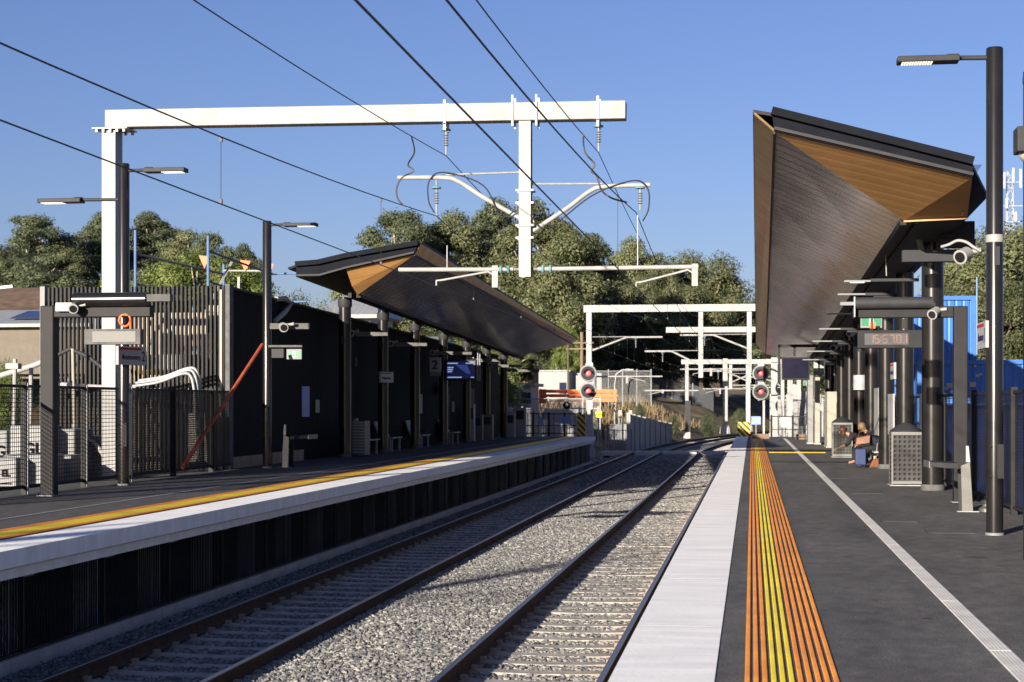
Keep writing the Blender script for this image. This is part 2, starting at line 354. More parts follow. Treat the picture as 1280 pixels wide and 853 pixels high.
def make_ground():
    xs = np.concatenate([np.linspace(-900, -120, 9)[:-1], np.linspace(-120, -30, 24)[:-1], np.linspace(-30, 40, 90)[:-1], np.linspace(40, 140, 24)[:-1], np.linspace(140, 900, 9)])
    ys = np.concatenate([np.linspace(-60, 80, 30)[:-1], np.linspace(80, 260, 110)[:-1], np.linspace(260, 500, 30)[:-1], np.linspace(500, 1800, 10)])
    vs = [(x, y, ground_z(x, y)) for y in ys for x in xs]; n = len(xs)
    mb = MB(); mb.v = vs; mb.f = [(j * n + i, j * n + i + 1, (j + 1) * n + i + 1, (j + 1) * n + i) for j in range(len(ys) - 1) for i in range(n - 1)]
    o = struct('ground', mb, 'grass', smooth=60); o.data.materials.append(M['dirt'])
    for p in o.data.polygons:
        c = p.center
        if (c.y < 97 and c.x > -30 or (c.x > -1 + bend(c.y)) and c.y < 200): p.material_index = 1
make_ground()

# ------------------------------------------------------------------ tracks
RAILX = [-7.15, -5.49, -3.19, -1.525]
YS = [4 + 3 * i for i in range(31)] + [97 + 4 * i for i in range(55)]
def sweep(prof, x0, ys, closed=True):
    mb = MB(); n = len(prof)
    for y in ys: mb.v += [(x0 + bend(y) + px, y, pz) for px, pz in prof]
    for j in range(len(ys) - 1):
        for k in range(n if closed else n - 1):
            mb.f.append((j * n + k, j * n + (k + 1) % n, (j + 1) * n + (k + 1) % n, (j + 1) * n + k))
    if closed: mb.f += [tuple(range(n)), tuple(range((len(ys) - 1) * n, len(ys) * n))]
    return mb
RZ = -1.08
railprof = [(-.075, -.17), (.075, -.17), (.075, -.158), (.012, -.135), (.012, -.05), (.036, -.035), (.036, -.004), (-.036, -.004), (-.036, -.035), (-.012, -.05), (-.012, -.135), (-.075, -.158)]
railprof = [(a, RZ + b) for a, b in railprof]
RL = ['rusty rail beside the dark platform wall, outermost of the shaded track', 'rusty inner rail of the shaded track, next to the sunlit gravel strip',
      'dark rail between the gravel strip and the sunlit sleepers', 'rusty rail running right along the white platform edge']
for x, lb in zip(RAILX, RL):
    t = sweep(railprof, x, YS).build('rail', 'rust', None); tag(t, lb, 'rail', 'running rails of the two tracks')
    sweep([(-.034, RZ - .005), (.034, RZ - .005), (.034, RZ), (.026, RZ + .004), (-.026, RZ + .004), (-.034, RZ)], x, YS).build('running_surface', 'railhead', t)
# sleepers: one mesh, an object each
def sleeper_mesh():
    mb = MB(); pr = [(-1.3, .0), (-.95, .012), (-.5, -.012), (0, -.02), (.5, -.012), (.95, .012), (1.3, .0)]
    for i in range(len(pr) - 1):
        (x0, z0), (x1, z1) = pr[i], pr[i + 1]
        mb.hexa([(x0, -.15, -.2), (x1, -.15, -.2), (x1, .15, -.2), (x0, .15, -.2), (x0, -.115, z0), (x1, -.115, z1), (x1, .115, z1), (x0, .115, z0)])
    for s in (-.833, .833):
        for e in (-.1, .1): mb.cbox((s + e, 0, .02), (.07, .09, .05))
    me = bpy.data.meshes.new('concrete_sleeper'); me.from_pydata(mb.v, [], mb.f); me.materials.append(M['sleeper']); return me
SM = sleeper_mesh(); SP = .685; NS = 144
for xc, lb, g in ((-2.357, 'pale concrete sleeper half buried in gravel under the track by the white platform edge', 'concrete sleepers of the sunlit track'),
                  (-6.32, 'concrete sleeper half buried in gravel under the shaded track by the dark platform wall', 'concrete sleepers of the shaded track')):
    for i in range(NS):
        o = bpy.data.objects.new('concrete_sleeper', SM); COL.objects.link(o)
        o.location = (xc + random.uniform(-.02, .02), 9 + SP * i, -1.25 + random.uniform(-.008, .006)); o.rotation_euler = (0, 0, R(random.uniform(-.7, .7)))
        tag(o, lb, 'sleeper', g)
mb = MB()
for xc in (-2.357, -6.32):
    for i in range(110):
        y = 9 + SP * (NS + i); c = xc + bend(y); mb.box(c - 1.3, c + 1.3, y - .12, y + .12, -1.4, -1.25)
tag(mb.build('far_sleepers', 'sleeper'), 'far concrete sleepers under the curving tracks', 'sleepers', None, 'stuff')
# ballast bed under everything
bed = [(-8.6, -1.40), (-7.95, -1.36), (-7.7, -1.30), (-5.15, -1.30), (-5.05, -1.26), (-3.65, -1.26), (-3.55, -1.30), (-1.0, -1.30), (-.7, -1.33), (1.0, -1.36)]
struct('ballast_bed', sweep(bed, 0, YS, False), 'ballast')
def stone_field(name, rects, density, size, label):
    mb = MB()
    for x0, x1, y0, y1, z in rects: mb.add([(x0, y0, z), (x1, y0, z), (x1, y1, z), (x0, y1, z)], [(0, 1, 2, 3)])
    me = bpy.data.meshes.new(name); me.from_pydata(mb.v, [], mb.f); o = bpy.data.objects.new(name, me); COL.objects.link(o)
    tag(o, label, 'gravel', None, 'stuff')
    g = bpy.data.node_groups.new(name, 'GeometryNodeTree'); g.interface.new_socket('Geometry', in_out='INPUT', socket_type='NodeSocketGeometry'); g.interface.new_socket('Geometry', in_out='OUTPUT', socket_type='NodeSocketGeometry')
    N, L = g.nodes, g.links; gi = N.new('NodeGroupInput'); go = N.new('NodeGroupOutput')
    d = N.new('GeometryNodeDistributePointsOnFaces'); d.inputs['Density'].default_value = density
    ic = N.new('GeometryNodeMeshIcoSphere'); ic.inputs['Radius'].default_value = 1; ic.inputs['Subdivisions'].default_value = 1
    sp = N.new('GeometryNodeSetPosition'); nz = N.new('ShaderNodeTexNoise'); nz.inputs['Scale'].default_value = 1.3
    vm = N.new('ShaderNodeVectorMath'); vm.operation = 'SUBTRACT'; vm.inputs[1].default_value = (.5, .5, .5); vs = N.new('ShaderNodeVectorMath'); vs.operation = 'SCALE'; vs.inputs['Scale'].default_value = 1.6
    L.new(nz.outputs['Color'], vm.inputs[0]); L.new(vm.outputs[0], vs.inputs[0]); L.new(ic.outputs['Mesh'], sp.inputs['Geometry']); L.new(vs.outputs[0], sp.inputs['Offset'])
    sg = N.new('GeometryNodeSetMaterial'); sg.inputs['Material'].default_value = M['stone']; L.new(sp.outputs[0], sg.inputs['Geometry'])
    io = N.new('GeometryNodeInstanceOnPoints'); L.new(gi.outputs[0], d.inputs['Mesh']); L.new(d.outputs['Points'], io.inputs['Points']); L.new(sg.outputs[0], io.inputs['Instance'])
    rr = N.new('FunctionNodeRandomValue'); rr.data_type = 'FLOAT_VECTOR'; rr.inputs['Max'].default_value = (6.28, 6.28, 6.28)
    rs = N.new('FunctionNodeRandomValue'); rs.data_type = 'FLOAT_VECTOR'; rs.inputs['Min'].default_value = (size * .55,) * 3; rs.inputs['Max'].default_value = (size * 1.25,) * 3; rs.inputs['Seed'].default_value = 5
    L.new(rr.outputs[0], io.inputs['Rotation']); L.new(rs.outputs[0], io.inputs['Scale']); L.new(io.outputs[0], go.inputs[0])
    md = o.modifiers.new('stones', 'NODES'); md.node_group = g
    return o
def stonemat():
    m, N, L, P = nt('basalt_stone'); oi = N.new('ShaderNodeObjectInfo'); cr = N.new('ShaderNodeValToRGB'); e = cr.color_ramp.elements
    e[0].position = 0; e[0].color = (.045, .047, .052, 1); e[1].position = 1; e[1].color = (.29, .28, .262, 1); k = e.new(.5); k.color = (.13, .129, .126, 1); k = e.new(.85); k.color = (.20, .195, .18, 1)
    L.new(oi.outputs['Random'], cr.inputs[0]); L.new(cr.outputs[0], P.inputs['Base Color']); P.inputs['Roughness'].default_value = .85
    return m
M['stone'] = stonemat()
def stone_rects(y0, y1):
    r = [(-8.1, -7.24, y0, y1, -1.285), (-5.42, -3.27, y0, y1, -1.243), (-1.45, -.9, y0, y1, -1.275)]
    n0 = math.ceil((y0 - 9) / SP); n1 = math.ceil((y1 - 9) / SP)
    for xc in (-2.357, -6.32):
        for i in range(n0, n1):
            y = 9 + SP * i; r.append((xc - .75, xc + .75, y + .14, y + SP - .14, -1.302))
    return r
stone_field('near_ballast', stone_rects(11, 34), 560, .041, 'sharp grey gravel stones packed round the sleepers')
stone_field('middle_ballast', stone_rects(34, 62), 330, .045, 'grey gravel along the middle of the station')
stone_field('far_ballast', stone_rects(62, 104), 110, .07, 'grey gravel at the far end of the station')

# ------------------------------------------------------------------ platform 1 (right)
PX = -.878; PE = 95.0
o = struct('platform_slab', MB().box(PX + .012, 5.0, -6, PE, -1.3, 0), 'asphalt')
mb = MB(); y = -5.0
while y < PE:                                # precast coping units, tight joints
    mb.box(PX, -.23, y, min(y + 3.6, PE), -.28, .006); y += 3.6
struct('platform_edge', mb, 'coping', 'white concrete coping units along the platform edge')
mb = MB()
for k in range(27): mb.box(PX + .002, -.232, -1.4 + 3.6 * k, -1.392 + 3.6 * k, .004, .0075)
struct('platform_edge_joints', mb, 'joint', 'fine dark joints across the white coping')
ts = thing('tactile_strip', 'raised orange and yellow warning ribs along the platform beside the white edge', 'tactile strip', (0, -5, 0))
NB = 11; w0, w1 = -.055, .545; pit = (w1 - w0) / NB
for i in range(NB):
    x = w0 + pit * (i + .5); m_ = 'yellow' if 3 <= i <= 5 else 'orangetac'
    MB().prism([(x - .0162, -5, .003), (x + .0162, -5, .003), (x + .0125, -5, .009), (x - .0125, -5, .009)], (0, PE + 4.5, 0)).build('tactile_rib', m_, ts)
cs = thing('cross_tactile', 'short yellow warning band laid across the platform walkway', 'tactile strip', (1.5, 62.4, 0))
for i in range(5): MB().box(.62, 2.65, 62.0 + i * .17, 62.11 + i * .17, .003, .011).build('tactile_rib', 'yellowpaint', cs)
mb = MB(); y = 6.0
while y < 88:                                # ribbed white guide line in short lengths
    for k in range(6): mb.box(1.635 + k * .025, 1.652 + k * .025, y, y + 2.98, .003, .009)
    y += 3.0
mb2 = MB().box(1.63, 1.78, 6, 88, .001, .004)
gl = thing('guide_line', 'ribbed white line running down the black platform', 'floor marking', (1.7, 6, 0))
mb.build('guide_rib', 'linewhite', gl); mb2.build('guide_base', 'linewhite', gl)
for i, (x, y, a, b, lb) in enumerate(((2.66, 23.3, .62, .5, 'grey rectangular pit lid in the asphalt nearest the tall right lamp post'), (2.16, 25.4, .5, .42, 'grey pit lid in the asphalt between the white line and the steel lean rail'),
                                      (2.2, 33.5, .6, .6, 'faint grey pit lid in front of the perforated bin'), (1.95, 40.5, .55, .6, 'faint grey pit lid near the seated pair'))):
    t = thing('pit_lid', lb, 'pit lid', (x, y, 0), 'access lids in the platform')
    MB().box(x - a / 2, x + a / 2, y - b / 2, y + b / 2, .001, .006).build('lid_plate', 'lidgrey', t); MB().box(x - a / 2 - .02, x + a / 2 + .02, y - b / 2 - .02, y + b / 2 + .02, .0005, .003).build('lid_frame', 'char', t)

# ------------------------------------------------------------------ platform 2 (left)
LX = -7.76; LE = 84.0
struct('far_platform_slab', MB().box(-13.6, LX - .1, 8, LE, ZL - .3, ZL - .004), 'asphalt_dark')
mb = MB(); y = 8.0; prof = [(LX, ZL), (LX, ZL - .19), (LX - .03, ZL - .21), (LX - .09, ZL - .22), (LX - .10, ZL - .33), (LX - .6, ZL - .33), (LX - .6, ZL - .05), (LX - .66, ZL)]
while y < LE:
    mb.prism([(a, y, b) for a, b in prof], (0, min(3.596, LE - y), 0)); y += 3.6
struct('far_platform_edge', mb, 'coping', 'white concrete coping of the opposite platform')
ts = thing('far_tactile_strip', 'orange and yellow warning ribs along the opposite platform', 'tactile strip', (LX - .7, 8, ZL))
for i in range(11):
    x = LX - .72 - .058 * (i + .5)
    MB().prism([(x - .018, 8, ZL), (x + .018, 8, ZL), (x + .012, 8, ZL + .011), (x - .012, 8, ZL + .011)], (0, LE - 8.5, 0)).build('tactile_rib', 'yellow' if 2 <= i <= 7 else 'orangetac', ts)
struct('far_platform_line', MB().box(-10.03, -9.97, 10, LE - 2, ZL - .003, ZL + .003), 'galvpale', 'pale guide line on the opposite platform')
BASEX = LX - .34
mb = MB(); y = 8.
while y < LE:
    mb.box(BASEX - .2, BASEX, y, y + 2.38, -1.5, -1.10); y += 2.4
struct('platform_plinth', mb, 'concrete', 'grey concrete plinth under the opposite platform', bevel=.01)
for k, y in enumerate(np.arange(8.4, LE - 1, 2.4)):
    t = thing('screen_panel', 'dark wire screen panel closing the gap under the opposite platform', 'screen panel', (BASEX - .05, y, -1), 'dark screen panels under the far platform')
    MB().box(BASEX - .075, BASEX - .065, y + .04, y + 2.36, -1.09, ZL - .34).build('wire_mesh', 'undermesh', t)
    mb = MB(); mb.box(BASEX - .09, BASEX - .05, y, y + .04, -1.09, ZL - .34); mb.box(BASEX - .09, BASEX - .05, y + .04, y + 2.36, -1.09, -1.06)
    mb.build('panel_frame', 'black', t)
    MB().box(BASEX - .1, BASEX + .02, y - .12, y + .16, ZL - .40, ZL - .335).build('bracket', 'grey', t)
for k, y in enumerate(np.arange(9.3, LE - 1, 2.4)):
    mb = MB().box(-8.95, -8.75, y, y + .1, -1.3, ZL - .42); mb.box(-8.95, -8.75, y + .3, y + .4, -1.3, ZL - .42); mb.box(-9.0, -8.7, y - .1, y + .5, ZL - .42, ZL - .34)
    tag(mb.build('platform_stump', 'concrete_white'), 'twin concrete stump behind the dark screen under the opposite platform', 'support', 'stumps under the far platform')
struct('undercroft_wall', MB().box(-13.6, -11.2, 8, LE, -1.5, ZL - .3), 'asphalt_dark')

# ------------------------------------------------------------------ lamp posts
def lamp_post(x, y, z0, ztop, arms, label, d=.22):
    t = thing('lamp_post', label, 'lamp post', (x, y, z0), 'platform lamp posts')
    MB().lathe((x, y, z0), [(d / 2 + .0, 0), (d / 2, .02), (d / 2, ztop - z0 - .02), (d / 2 - .01, ztop - z0)], 32).build('pole', 'blackgloss', t, smooth=40)
    MB().lathe((x, y, z0), [(d / 2 + .012, .0), (d / 2 + .012, .03), (d / 2 + .004, .035)], 32).build('base_ring', 'grey', t, smooth=40)
    mb = MB(); mb.box(x + .02, x + .1, y - d / 2 - .006, y - d / 2 + .05, z0 + .75, z0 + 1.2)
    for zz in (z0 + .78, z0 + 1.17): mb.sphere((x - .06, y - d / 2, zz), .018, 8, 6)
    mb.build('access_cover', 'black', t)
    for sgn, z, stub, hl in arms:
        arm = MB().tube([(x, y, z), (x + sgn * stub, y, z + .01)], .032, 12).build('lamp_arm', 'char', t, smooth=40)
        x0, x1 = x + sgn * (stub - .02), x + sgn * (stub + hl); zz = z + .0
        hd = MB(); hd.hexa([(min(x0, x1), y - .14, zz - .045), (max(x0, x1), y - .14, zz - .045), (max(x0, x1), y + .14, zz - .045), (min(x0, x1), y + .14, zz - .045),
                            (min(x0, x1), y - .13, zz + .035), (max(x0, x1), y - .13, zz + .035), (max(x0, x1), y + .13, zz + .035), (min(x0, x1), y + .13, zz + .035)])
        hd.box(min(x0, x0 + sgn * .16), max(x0, x0 + sgn * .16), y - .06, y + .06, zz + .036, zz + .06)
        ho = hd.build('lamp_head', 'char', t, bevel=.012)
        le = MB(); n = 12; a = x + sgn * (stub + hl * .42)
        for i in range(n):
            xx = a + sgn * (hl * .52) * i / n
            for yy in (-.085, -.01, .065): le.box(min(xx, xx + sgn * hl * .03), max(xx, xx + sgn * hl * .03), y + yy - .025, y + yy + .035, zz - .052, zz - .044)
        le.build('led_array', 'led', ho)
    return t
lamp_post(3.17, 22.85, 0, 6.43, [(-1, 6.30, .48, .78)], 'tall black lamp post standing clear of the canopy on the right platform')
lamp_post(-11.95, 30.9, ZL, 6.36, [(1, 6.22, .45, .80), (-1, 5.67, .85, .85)], 'double armed black lamp post in front of the white gantry mast')
lamp_post(-11.85, 40.2, ZL, 6.27, [(1, 6.17, .45, .82)], 'black lamp post in front of the black ribbed wall')
def band(x, y, z, h, r, name, m, label, cat):
    return single(name, MB().lathe((x, y, z), [(r, 0), (r + .004, h * .3), (r + .002, h * .6), (r, h)], 28), m, label, cat, smooth=40)
band(3.17, 22.85, 3.86, .1, .114, 'strap', 'white', 'white tape strap wrapped round the tall right lamp post', 'strap')
single('access_slot', MB().box(3.15, 3.22, 22.725, 22.76, 3.55, 3.80), 'rubber', 'open dark cable slot in the tall right lamp post', 'slot')

def camera(c, aim, label, s=1., m='white', group='security cameras'):
    """dome bullet camera: barrel, hood, lens, mount. aim = direction in plan and tilt"""
    c = Vector(c); d = Vector(aim).normalized(); t = thing('security_camera', label, 'camera', c, group)
    MB().tube([c - d * .11 * s, c - d * .07 * s, c + d * .06 * s, c + d * .10 * s], [.035 * s, .08 * s, .08 * s, .085 * s], 18).build('camera_body', m, t, smooth=40)
    MB().tube([c + d * .101 * s, c + d * .112 * s], .06 * s, 18).build('lens', 'lens', t)
    MB().tube([c - d * .06 * s, c - d * .06 * s + Vector((.10 * s, .02, .03 * s)), c + Vector((.2 * s, .05, .06 * s))], .03 * s, 10).build('mount', m, t, smooth=40)
    return t
camera(at(1205, 319, 22.75), (-.6, -.9, -.35), 'white security camera fixed to the tall right lamp post', 1.15)
p = at(1222, 312, 22.75)
single('cable_conduit', MB().tube(smooth([at(1176, 309, 22.9), at(1186, 306, 22.9), at(1197, 301, 22.85), at(1208, 303, 22.8), at(1217, 309, 22.75), at(1226, 314, 22.75)]), .02, 10), 'white', 'white flexible conduit looping over the camera by the tall right lamp post', 'conduit', smooth=40)
camera(at(1168, 391, 30.4), (-.5, -.9, -.4), 'white security camera under the black frame by the blue containers', 1.1)
# black box hanging in from the frame's right edge
t = thing('speaker_box', 'dark box with a round white camera under it at the right picture edge', 'equipment box', at(1283, 176, 18))
MB().cbox(at(1284, 176, 18), (.24, .3, .26)).build('box_body', 'char', t, bevel=.01)
MB().sphere(at(1284, 192, 18), .09, 16, 10).build('camera_dome', 'white', t, smooth=60)
MB().tube([at(1284, 160, 18), at(1284, 90, 18)], .03).build('drop_tube', 'black', t)
MB().tube([at(1290, 90, 18), at(1290, 700, 18)], .09, 16).build('pole', 'blackgloss', t, smooth=40)
MB().tube([at(1279, 100, 18), at(1282, 100, 18)], .05, 12).build('knob', 'char', t, smooth=40)

# ------------------------------------------------------------------ station name signs
def name_sign(a, b, z0, z1, num, label, word='Montmorency', thick=.07):
    """board from plan point a (left end as read) to b (right end), facing the reader"""
    a, b = Vector((a[0], a[1], 0)), Vector((b[0], b[1], 0)); d = (b - a).normalized(); n = Vector((d.y, -d.x, 0)); w = (b - a).length; h = z1 - z0
    t = thing('name_sign', label, 'sign', (*((a + b) / 2).xy, z0), 'station name signs')
    q = lambda s, off, z: a + d * s + n * off + Vector((0, 0, z))
    MB().prism([q(0, 0, z0), q(w, 0, z0), q(w, 0, z1), q(0, 0, z1)], -n * thick).build('sign_board', 'signwhite', t, bevel=.006)
    MB().prism([q(.0, .003, z1 - .19 * h), q(w * .8, .003, z1 - .19 * h), q(w * .8, .003, z1 - .08 * h), q(.0, .003, z1 - .08 * h)], -n * .0025).build('red_stripe', 'red', t)
    yaw = math.degrees(math.atan2(d.y, d.x))
    text('lettering', word, 'inkpurple', t, q(w * .45, .002, z0 + h * .42), h * .40, yaw=yaw, sx=min(1., w * .66 / (h * .40 * 5.8)), bold=.002)
    if num: text('platform_number', num, 'inkpurple', t, q(w * .89, .002, z0 + h * .45), h * .75, yaw=yaw, sx=.8)
    return t
name_sign((3.045, 23.62), (3.045, 22.78), 2.47, 2.83, '1', 'white station sign with red stripe fixed to the tall right lamp post')
a = at(148, 440, 30.6); b = at(183, 440, 31.35)
name_sign((a.x, a.y), (b.x, b.y), 2.49, 2.85, '2', 'white station sign with red stripe and number 2 on the double armed lamp post')
a = at(476, 470, 52.3); b = at(492, 470, 53.2)
name_sign((a.x, a.y), (b.x, b.y), 2.46, 2.80, '', 'small white station sign on a shaded canopy column beside the silver cabinet')
a = at(1127, 455, 40.6); b = at(1111, 455, 41.6)
name_sign((3.36, 42.1), (3.36, 41.1), 2.35, 2.75, '1', 'white station sign on a black column above the perforated bin')
a = at(610, 480, 64)
name_sign((-12.28, 66.0), (-12.28, 67.1), 2.25, 2.65, '', 'small white station sign on the wall below the blue display screen')

# ------------------------------------------------------------------ black service frames
def service_frame(x, y, z0, xe, z, label, thick=.21):
    """post with a mitred arm reaching towards the track and a roller tube light on top"""
    s = -1 if xe < x else 1
    t = thing('portal_post', label, 'service frame', (x, y, z0), 'black service frames')
    MB().box(x - .12, x + .12, y - .11, y + .11, z0, z + .1).build('post', 'black', t, bevel=.02)
    MB().box(x - .16, x + .16, y - .15, y + .15, z0, z0 + .015).build('base_plate', 'grey', t)
    MB().box(min(x + s * .121, xe), max(x + s * .121, xe), y - .1, y + .1, z - .1, z + .1).build('arm', 'black', t, bevel=.015)
    return t
service_frame(3.65, 30.57, 0, 1.78, 3.37, 'square black frame over the right platform walkway by the blue containers')
t = thing('roller_light', 'thick dark tube above the clock display arm', 'light housing', (1.8, 30.45, 3.5), 'tube light housings')
MB().tube([(1.80, 30.42, 3.53), (3.15, 30.42, 3.53)], .105, 20).build('tube_housing', 'char', t, smooth=40)
MB().box(1.55, 1.80, 30.33, 30.5, 3.49, 3.55).build('lamp_strip', 'grey', t); MB().box(1.79, 1.81, 30.3, 30.55, 3.28, 3.64).build('end_plate', 'galv', t)
# clock
t = thing('clock_display', 'dark clock display with orange digits hanging under a black arm', 'clock', (2.42, 30.5, 2.72))
MB().box(1.86, 2.98, 30.42, 30.60, 2.73, 3.05).build('clock_case', 'black', t, bevel=.01)
MB().box(1.98, 2.74, 30.413, 30.421, 2.79, 2.99).build('clock_window', 'clockgrey', t)
SEG = {'0': 'abcdef', '1': 'bc', '5': 'acdfg', '7': 'abc'}
def seven(ch, x, z, w, h, m):
    k = .014; q = {'a': (0, w, h, h), 'd': (0, w, 0, 0), 'g': (0, w, h / 2, h / 2), 'b': (w, w, h / 2, h), 'c': (w, w, 0, h / 2), 'f': (0, 0, h / 2, h), 'e': (0, 0, 0, h / 2)}
    for c in SEG[ch]:
        x0, x1, z0, z1 = q[c]; m.box(x + x0 - k / 2 + .006 * (x1 > x0), x + x1 + k / 2 - .006 * (x1 > x0), 30.405, 30.412, z + z0 - k / 2 + .006 * (z1 > z0), z + z1 + k / 2 - .006 * (z1 > z0))
mb = MB()
for ch, x in zip('155701', (2.06, 2.16, 2.30, 2.42, 2.54, 2.64)): seven(ch, x, 2.82, .07, .14, mb)
for z in (2.86, 2.92): mb.box(2.255, 2.27, 30.405, 30.412, z, z + .016)
mb.box(2.515, 2.53, 30.405, 30.412, 2.82, 2.836); mb.build('digits', 'amber', t)
MB().box(2.1, 2.13, 30.48, 30.52, 3.05, 3.27).build('hanger', 'black', t); MB().box(2.7, 2.73, 30.48, 30.52, 3.05, 3.27).build('hanger', 'black', t)
# left frame
service_frame(-11.8, 27.1, ZL, -9.98, 3.30, 'square black frame beside the wire fence on the opposite platform')
t = thing('roller_light', 'thick dark tube above the blank white light box', 'light housing', (-10.6, 27, 3.4), 'tube light housings')
MB().tube([(-11.3, 26.97, 3.49), (-10.02, 26.97, 3.49)], .12, 20).build('tube_housing', 'blackgloss', t, smooth=40)
MB().box(-10.02, -9.6, 26.9, 27.05, 3.45, 3.57).build('lamp_strip', 'lidgrey', t)
MB().box(-11.6, -11.3, 26.9, 27.05, 3.3, 3.44).build('end_bracket', 'galv', t)
camera(at(92, 385, 26.85), (.3, -1, -.25), 'grey security camera on the left service frame by the fence', 1., 'galv')
t = thing('light_box', 'blank white rectangular light box hanging under the left service frame', 'light box', (-10.66, 27.1, 2.74))
MB().box(-11.15, -10.16, 27.02, 27.2, 2.74, 3.0).build('box_case', 'lidgrey', t, bevel=.008); MB().box(-11.0, -10.24, 27.012, 27.021, 2.78, 2.96).build('light_panel', 'panelwhite', t)
for x in (-10.98, -10.35): MB().tube([(x, 27.1, 3.0), (x, 27.1, 3.22)], .012).build('hanger', 'grey', t)
mb = MB(); c = Vector((-10.42, 27.0, 3.14))
mb.tube([c + Vector((.10 * math.cos(a / 12 * 6.283), .02 * math.sin(a), .10 * math.sin(a / 12 * 6.283))) for a in range(25)] + [c + Vector((.1, 0, -.14))], .018, 8)
single('cable_coil', mb, 'orange', 'orange coil of cable hanging above the blank light box', 'cable', smooth=50)

# ------------------------------------------------------------------ canopies
def canopy(name, label, T, Bt, V, Ob, Fe, Fv, Fo, back, sgn):
    """T/Bt: near fascia top/bottom poly (track side first); V: near ends of the column-line valley; Ob: near outer lip; F*: far end edge, valley, lip"""
    t = thing(name, label, 'canopy', (V[0][0], V[0][1], 0))
    B0, B1 = Bt[0], Bt[1]
    f = MB()
    for i in range(len(T) - 1): f.prism([Bt[i], Bt[i + 1], T[i + 1], T[i]], (0, .09, 0))
    f.build('fascia', 'navyblack', t)
    ft = MB()
    for i in range(len(T) - 1): ft.bar(T[i] + Vector((0, -.05, .0)), T[i + 1] + Vector((0, -.05, 0)), .16, .13)
    ft.build('fascia_cap', 'navyblack', t)
    fb = MB()
    for i in range(len(T) - 1): fb.bar(Bt[i] + Vector((0, -.02, .045)), Bt[i + 1] + Vector((0, -.02, .045)), .08, .05)
    fb.build('fascia_drip', 'char', t)
    up = Vector((0, .09, 0)); e = Vector((0, 0, .05))
    g = MB(); pts = [B0 + up, B1 + up, V[1], V[0]]
    g.add(pts + [p + e for p in pts], ([(0, 1, 2), (0, 2, 3), (4, 6, 5), (4, 7, 6)] if len(Bt) > 2 else [(0, 1, 3), (1, 2, 3), (4, 7, 5), (5, 7, 6)]) + [ (0, 4, 5, 1), (1, 5, 6, 2), (2, 6, 7, 3), (3, 7, 4, 0)]); g.build('end_soffit', 'timber', t)
    s = MB(); n = 8
    def lerp(a, b, k): return a.lerp(b, k)
    for i in range(n):
        a, b = i / n, (i + 1) / n
        E0, E1 = lerp(B0 + up, Fe, a), lerp(B0 + up, Fe, b); V0, V1 = lerp(V[0], Fv, a), lerp(V[0], Fv, b)
        s.add([E0, E1, V1, V0, E0 + e, E1 + e, V1 + e, V0 + e], [(0, 1, 2), (0, 2, 3), (4, 6, 5), (4, 7, 6), (0, 4, 5, 1), (2, 6, 7, 3)])
    s.build('metal_soffit', 'soffit', t)
    l = MB(); l.add([B0 + up, Ob, Fo, Fe, B0 + up + e, Ob + e, Fo + e, Fe + e], [(0, 1, 2, 3), (4, 7, 6, 5), (0, 4, 5, 1), (1, 5, 6, 2), (2, 6, 7, 3)]); l.build('edge_lip', 'lip', t)
    MB().bar(B0 + Vector((0, .05, -.02)), Fe + Vector((0, 0, -.02)), .035, .05).build('edge_trim', 'char', t)
    MB().bar(Ob + e, Fo + e, .03, .06).build('lip_flashing', 'char', t)
    # roof deck and back soffit
    rf = MB(); top = [T[0] + up * 1.2, T[-1] + up * 1.2, back[0], back[1], Fo + e * 1.5, Ob + e * 1.5]
    n = len(top); lo = [p + Vector((0, 0, -.06)) for p in top]
    rf.add(top + lo, [tuple(range(n)), tuple(range(2 * n - 1, n - 1, -1))] + [(i, (i + 1) % n, n + (i + 1) % n, n + i) for i in range(n)]); rf.build('roof_deck', 'char', t)
    bs = MB()
    if len(Bt) > 2: bs.add([B1 + up, Bt[-1] + up, back[3], Fv + Vector((sgn * .3, 0, .05)), V[1]], [(0, 1, 2), (0, 2, 3), (0, 3, 4)])
    else: bs.add([V[1], back[2], back[3], Fv + Vector((sgn * .4, 0, .1))], [(0, 1, 2, 3)])
    bs.add([V[0], V[1], Fv], [(0, 1, 2)]); bs.add([V[0] + Vector((0, .03, .04)), V[1] + Vector((0, .03, .03)), Fv + Vector((sgn * .4, 0, .05)), Fv + Vector((0, 0, .03))], [(0, 1, 2, 3)])
    bs.build('back_soffit', 'char', t)
    be = MB(); be.bar(V[0] + Vector((0, .1, -.02)), Fv + Vector((0, 0, -.02)), .12, .1); be.bar(V[0] + Vector((sgn * .25, .1, .0)), Fv + Vector((sgn * .25, 0, 0)), .1, .14)
    be.build('gutter_beam', 'black', t)
    return t
V3 = lambda *a: Vector(a)
cr_ = canopy('platform_canopy', 'large folded canopy with bronze metal soffit over the right platform', [V3(.33, 28.6, 6.66), V3(3.62, 28.6, 5.75)], [V3(.37, 28.6, 6.33), V3(3.62, 28.6, 5.49)],
       [at(1130, 276, 31.3), at(1209, 272, 30.9)], V3(.03, 28.65, 6.63), V3(.68, 86, 4.33), V3(2.8, 86, 3.96), V3(.2, 86, 4.86), [V3(4.45, 33, 5.75), V3(4.45, 86, 4.6), V3(4.1, 34.2, 5.42), V3(4.1, 86, 4.2)], 1)
MB().prism([at(1214, 225, 30.5), at(1228, 206, 30.5), at(1216, 206, 30.5), at(1202, 270, 30.5)], (0, .06, 0)).build('side_flashing', 'bluetrim', cr_)
MB().bar(at(1130, 277, 31.26), at(1209, 273, 30.86), .035, .03).build('soffit_trim', 'timber', cr_)
